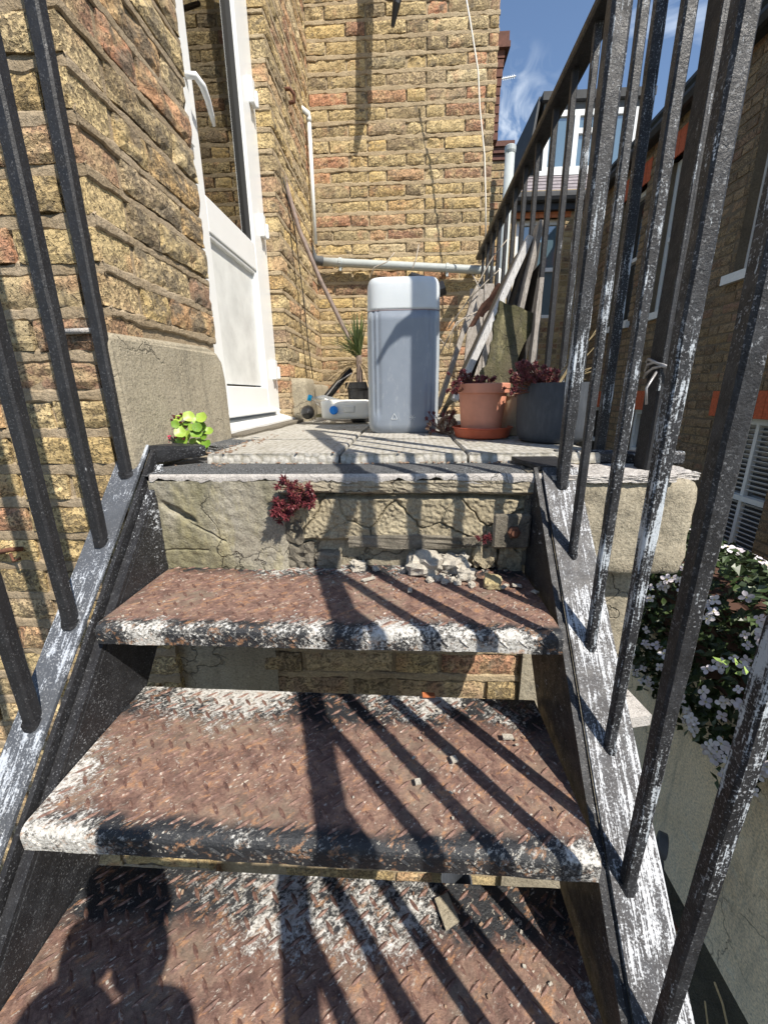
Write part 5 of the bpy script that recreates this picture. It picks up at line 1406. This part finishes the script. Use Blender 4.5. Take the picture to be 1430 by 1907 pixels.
def sash(w, nlouv=0, mt=sash_m):
    y0, y1, z0, z1 = w; x = XH + .075; h = (z0 + z1) / 2
    f = MB(); t = .05
    f.box2((x, y0, z0), (x + .06, y0 + t, z1)).box2((x, y1 - t, z0), (x + .06, y1, z1)).box2((x, y0 + t, z1 - t), (x + .06, y1 - t, z1)).box2((x, y0 + t, z0), (x + .06, y1 - t, z0 + t))
    f.box2((x - .012, y0 + t, h - .02), (x + .05, y1 - t, h + .02))
    if nlouv: f.box2((x + .01, (y0 + y1) / 2 - .015, z0 + t), (x + .05, (y0 + y1) / 2 + .015, z1 - t))
    win = f.build('window', mt, rh)
    MB().box2((x + .045, y0 + .01, z0 + .01), (x + .05, y1 - .01, z1 - .01)).build('glass', glass_dark, win)
    if nlouv:
        lv_ = MB()
        for k in range(nlouv):
            z = z0 + t + .01 + (z1 - z0 - 2 * t) * (k + .5) / nlouv
            if abs(z - h) < .03: continue
            lv_.box((x + .030, (y0 + y1) / 2, z), (.028, y1 - y0 - 2 * t - .02, .006), rot=(0, R(35), 0))
        lv_.build('louvres', louvre_m, win)
    MB().box2((XH - .05, y0 - .05, z0 - .07), (x + .02, y1 + .05, z0 - .002)).build('sill', mt, win)
    MB().box2((XH + .19, y0 - .3, z0 - .1), (XH + .20, y1 + .3, z1 + .1)).build('room', room_m, win)
sash(W1); sash(W2); sash(W3); sash(V1, 30); sash(V2); sash(V3)
lintel(V1[0] - .12, V1[1] + .09, -.208, .20, 11); lintel(V2[0] - .06, V2[1] + .06, -.198, .20, 10); lintel(V3[0] - .06, V3[1] + .06, -.198, .20, 7)
lintel(W2[0] - .05, W2[1] + .05, W2[3], .21, 10); lintel(W3[0] - .05, W3[1] + .05, W3[3], .21, 7)
ab = MB(); c = at(1255, 775, X=XH)
for k in range(6):
    ab.box((XH - .018, c.y, c.z - .05 + k * .02), (.008, .20, .008))
for k in range(9): ab.box((XH - .016, c.y - .09 + k * .0225, c.z), (.006, .005, .12))
ab.build('air_brick', orange_br, rh)

# ------------------------------------------------------------------ end house
eh = thing('end_house', 'brick house at the end of the yard with white windows, slates and a grey dormer', 'house')
YE = 6.62
frE = ((0, YE, 0), 0.0)
w0, w1 = at(962, 408, Y=YE), at(1034, 592, Y=YE)
EW = (w0.x, w1.x, w1.z, w0.z)
zg = at(960, 372, Y=YE).z
mb = MB()
xsb = sorted([.9, 2.75, EW[0], EW[1]]); zs2 = sorted([Z_G - .1, zg + .1, EW[2], EW[3]])
for i in range(3):
    for j in range(3):
        if i == 1 and j == 1: continue
        mb.box2((xsb[i], YE, zs2[j]), (xsb[i+1], YE + .3, zs2[j+1]))
mb.build('mortar', mortar_m, eh)
slots = lay(eh, frE, .92, 2.6, Z_G + .2, zg - .02, BR, holes=[(EW[0], EW[1], EW[2] - .02, EW[3] + .14)], lim=0)
brick_mass('brickwork', eh, frE, slots, brick_fb, proud=.006)
for i in range(9):
    a_ = EW[0] - .07 + (EW[1] - EW[0] + .14) * i / 9; b2 = EW[0] - .07 + (EW[1] - EW[0] + .14) * (i + 1) / 9
    MB().box2((a_ + .003, YE - .014, EW[3] + .0), (b2 - .003, YE + .05, EW[3] + .19)).build('lintel_brick', orange_pale, eh)
def fwin(par, x0, x1, z0, z1, Y, mull, t=.055, gm_=glass_sky, mt=upvc, mid=None):
    f = MB(); f.box2((x0, Y, z0), (x0 + t, Y + .06, z1)).box2((x1 - t, Y, z0), (x1, Y + .06, z1)).box2((x0 + t, Y, z1 - t), (x1 - t, Y + .06, z1)).box2((x0 + t, Y, z0), (x1 - t, Y + .06, z0 + t))
    for m_ in mull: f.box2((m_ - t * .5, Y - .004, z0 + t), (m_ + t * .5, Y + .055, z1 - t))
    if mid is not None:
        for (a_, b2, z) in mid: f.box2((a_, Y - .006, z - t * .45), (b2, Y + .05, z + t * .45))
    w = f.build('window', mt, par)
    MB().box2((x0 + .01, Y + .03, z0 + .01), (x1 - .01, Y + .035, z1 - .01)).build('glass', gm_, w)
    MB().box2((x0 - .05, Y - .06, z0 - .06), (x1 + .05, Y + .05, z0 - .002)).build('sill', mt, w)
    return w
fwin(eh, EW[0], EW[1], EW[2], EW[3], YE + .08, [], mid=[(EW[0] + .055, EW[1] - .055, at(1000, 500, Y=YE).z)])
# gutter, slates, dormer
mb = MB(); mb.tube([(1.35, YE - .10, zg - .02), (2.75, YE - .10, zg - .02)], .065, 10); mb.box2((1.35, YE - .08, zg - .16), (2.75, YE, zg + .0)); mb.build('gutter', dark_roof, eh, smooth=False)
YS1 = YE + .75; zs_top = at(1010, 326, Y=YS1).z
slm = MB().box((0, 0, 0), (.236, .010, .19)).mesh('slate_tile', slate_m)
nr = 6
for r_ in range(nr):
    t = (r_ + .3) / nr; y = YE - .06 + (YS1 - YE + .1) * t; z = zg + .02 + (zs_top - zg) * t
    for i in range(8):
        o = link('slate_tile', slm, eh, (1.22 + i * .24 + (.12 if r_ % 2 else 0), y, z)); o.rotation_euler = (math.atan2(zs_top - zg, YS1 - YE + .1) - math.pi / 2 - .05, 0, rnd.uniform(-.01, .01)); 
mb = MB(); mb.prism([(1.05, YE - .05, zg + .0), (1.05, YS1, zs_top), (1.05, YS1, zs_top - .03), (1.05, YE - .05, zg - .03)], (1.8, 0, 0)); mb.build('roof_deck', dark_roof, eh)
d0, d1 = at(1003, 330, Y=YS1), at(1206, 168, Y=YS1)
dw0, dw1 = at(1008, 322, Y=YS1), at(1190, 198, Y=YS1)
mb = MB(); mb.box2((d0.x, YS1 + .08, d0.z - .1), (d1.x, YS1 + 1.3, d1.z - .02)); mb.build('dormer_cheek', lead_m, eh)
mb = MB(); mb.box2((d0.x - .04, YS1 - .05, d1.z - .08), (d1.x + .10, YS1 + 1.35, d1.z + .02)); mb.build('dormer_roof', dark_roof, eh)
mb = MB(); mb.prism([(d0.x - .05, YS1 + .02, d1.z), (d0.x - .05, YS1 + 1.2, d1.z), (d0.x - .75, YS1 + 1.2, zg + .2), (d0.x - .28, YS1 - .4, zg + .45)], (-.03, 0, 0)); mb.build('roof_slope', dark_roof, eh)
m1, m2 = at(1072, 250, Y=YS1).x, at(1098, 250, Y=YS1).x
fwin(eh, dw0.x, dw1.x, dw0.z, dw1.z, YS1, [m1, m1 + .44, m1 + .95], t=.07, mid=[(m1 + .03, m1 + .40, at(1085, 243, Y=YS1).z)])
MB().box2((d0.x, YS1 + .02, dw1.z + .005), (d1.x, YS1 + .075, d1.z - .085)).build('dormer_fascia', lead_m, eh)
# chimney pier and downpipe between the walls
cp_ = thing('chimney_pier', 'narrow brick pier with a stepped red cap beside a pale grey pipe', 'chimney')
YP = 5.6; c0, c1 = at(916, 290, Y=YP), at(944, 300, Y=YP)
frP = ((0, YP, 0), 0.0)
mb = MB(); mb.box2((c0.x + .01, YP + .005, -2), (c1.x + .02, YP + .5, c0.z - .02)); mb.build('mortar', mortar_m, cp_)
brick_mass('brickwork', cp_, frP, lay(cp_, frP, c0.x, c1.x + .03, 0, c0.z - .05, BR, lim=0), brick_fb)
mb = MB()
for k in range(3): mb.box2((c0.x - .03 - .02 * k, YP - .02 - .02 * k, c0.z - .05 + k * .055), (c1.x + .02 + .02 * k, YP + .5, c0.z + k * .055))
mb.build('cap', red_dark, cp_)
dp = thing('downpipe', 'pale grey vertical pipe between the back wall and the end house', 'pipe')
p0, p1_ = at(950, 276, Y=5.4), at(938, 500, Y=5.4)
MB().tube([(p0.x, 5.4, p0.z), (p0.x, 5.4, -1.9)], .052, 14).build('pipe', pipe_grey, dp, smooth=True)
MB().lathe([(.055, 0), (.062, .02), (.062, .06), (.052, .07)], (p0.x, 5.4, p0.z - .05), 16).build('collar', pipe_grey, dp)
# lower yard walls between, and an aerial
mb = MB(); mb.tube([at(930, 148, Y=9), at(960, 142, Y=9)], .012, 5)
for k in range(7):
    p = at(933 + k * 4, 147.4 - k * .8, Y=9); mb.tube([p + Vector((0, 0, -.03)), p + Vector((0, 0, .03))], .006, 4)
mb.tube([at(930, 148, Y=9), at(922, 149, Y=9), at(918, 260, Y=9)], .02, 5)
mb.build('aerial', pipe_white, None, label='thin white television aerial poking past the top of the back wall', cat='aerial')

# ------------------------------------------------------------------ the photographer, whose shadow falls on the lowest treads
pr = thing('person', 'person in blue clothes holding up a phone, only their shadow in view', 'person')
def skin(name, verts, edges, radii, mt, par, sub=2, root=0):
    me = bpy.data.meshes.new(name); me.from_pydata(verts, edges, []); o = link(name, me, par)
    sk = o.modifiers.new('skin', 'SKIN'); sk.use_smooth_shade = True
    for i, r_ in enumerate(radii):
        d = me.skin_vertices[0].data[i]; d.radius = (r_, r_) if isinstance(r_, (int, float)) else r_; d.use_root = (i == root)
    sb_ = o.modifiers.new('sub', 'SUBSURF'); sb_.levels = sb_.render_levels = sub
    me.materials.append(mt); return o
zs7 = TZ - 6 * RISE
V = [(0, -.62, -.68), (0, -.60, -.50), (0, -.56, -.30), (0, -.52, -.16), (0, -.48, -.06), (0, -.44, .02), (0, -.425, .12),
     (-.17, -.53, -.17), (-.19, -.36, -.34), (-.085, -.20, -.19), (-.05, -.10, -.09),
     (.17, -.53, -.17), (.15, -.36, -.34), (.055, -.20, -.19), (.030, -.10, -.09),
     (-.10, -.64, -.78), (-.11, -.55, -1.12), (-.11, -.56, zs7 + .07), (-.11, -.44, zs7 + .035),
     (.10, -.64, -.78), (.11, -.60, -1.12), (.11, -.60, zs7 + .07), (.11, -.48, zs7 + .035)]
E_ = [(0, 1), (1, 2), (2, 3), (3, 4), (4, 5), (5, 6), (3, 7), (7, 8), (8, 9), (9, 10), (3, 11), (11, 12), (12, 13), (13, 14), (0, 15), (15, 16), (16, 17), (17, 18), (0, 19), (19, 20), (20, 21), (21, 22)]
RD = [(.15, .11), (.14, .10), (.16, .11), (.15, .10), .055, .085, .09, (.075, .075), .070, .075, .062, .075, .070, .075, .062, .095, .065, .05, .035, .095, .065, .05, .035]
skin('body', V, E_, RD, cloth_m, pr)
for s_ in (-1, 1):
    px_ = -.018
    skin('hand', [(px_ + s_ * .040, -.105, -.10), (px_ + s_ * .038, -.09, -.06), (px_ + s_ * .038, -.075, -.03)], [(0, 1), (1, 2)], [.040, (.042, .024), (.040, .018)], skin_m, pr)
    for k in range(4):
        zf_ = -.045 + k * .019
        skin('finger', [(px_ + s_ * .050, -.072, zf_ - .005), (px_ + s_ * .058, -.048, zf_), (px_ + s_ * .044, -.032, zf_ + .003), (px_ + s_ * .026, -.030, zf_ + .004)], [(0, 1), (1, 2), (2, 3)], [.009, .0085, .008, .007], skin_m, pr, 1)
    skin('thumb', [(px_ + s_ * .045, -.085, -.07), (px_ + s_ * .038, -.066, -.045), (px_ + s_ * .022, -.058, -.022)], [(0, 1), (1, 2)], [.012, .010, .008], skin_m, pr, 1)
hd_ = MB()
def headf(u, v):
    th = u * 2 * math.pi; ph = (v - .5) * math.pi
    d = Vector((math.cos(ph) * math.sin(th), -math.cos(ph) * math.cos(th), math.sin(ph)))
    r_ = Vector((.075 * d.x, .098 * d.y, .118 * d.z))
    if d.y > .7: r_.y += .018 * math.exp(-((d.x / .16) ** 2 + ((d.z + .12) / .22) ** 2))
    if d.z < -.3 and d.y > 0: r_.y += .012
    r_.y -= .006 * math.exp(-(((abs(d.x) - .38) / .16) ** 2 + ((d.z - .08) / .12) ** 2)) if d.y > .5 else 0
    return r_ + Vector((0, -.43, .115))
hd_.grid(headf, 36, 24); hd_.build('head', skin_m, pr, smooth=True, weld=True)
mb = MB()
mb.grid(lambda u, v: Vector((0, -.445, .13)) + Vector((.084 * math.cos(v * 1.5) * math.sin(u * 6.283), -.108 * math.cos(v * 1.5) * math.cos(u * 6.283), .118 * math.sin(v * 1.5))), 30, 10); mb.build('hair', hair_m, pr, smooth=True)
for s_ in (-1, 1):
    MB().rough((s_ * .076, -.435, .11), (.014, .035, .058), 4, .8, .05, 3).build('ear', skin_m, pr, weld=True, smooth=True)
    MB().rough((s_ * .028, -.338, .125), (.026, .016, .014), 4, .9, .0, 3).build('eye', upvc, pr, weld=True, smooth=True)
MB().rough((0, -.334, .062), (.045, .012, .012), 4, .8, .05, 3).build('mouth', rust_iron, pr, weld=True, smooth=True)
ph = MB(); o = ph.box((-.018, -.045, .0), (.075, .009, .152), rot=(R(-16), 0, 0)).build('phone', black_pl, None, label='black phone held upright by the person taking the photo', cat='phone')
q = o.modifiers.new('bevel', 'BEVEL'); q.width = .004; q.segments = 2
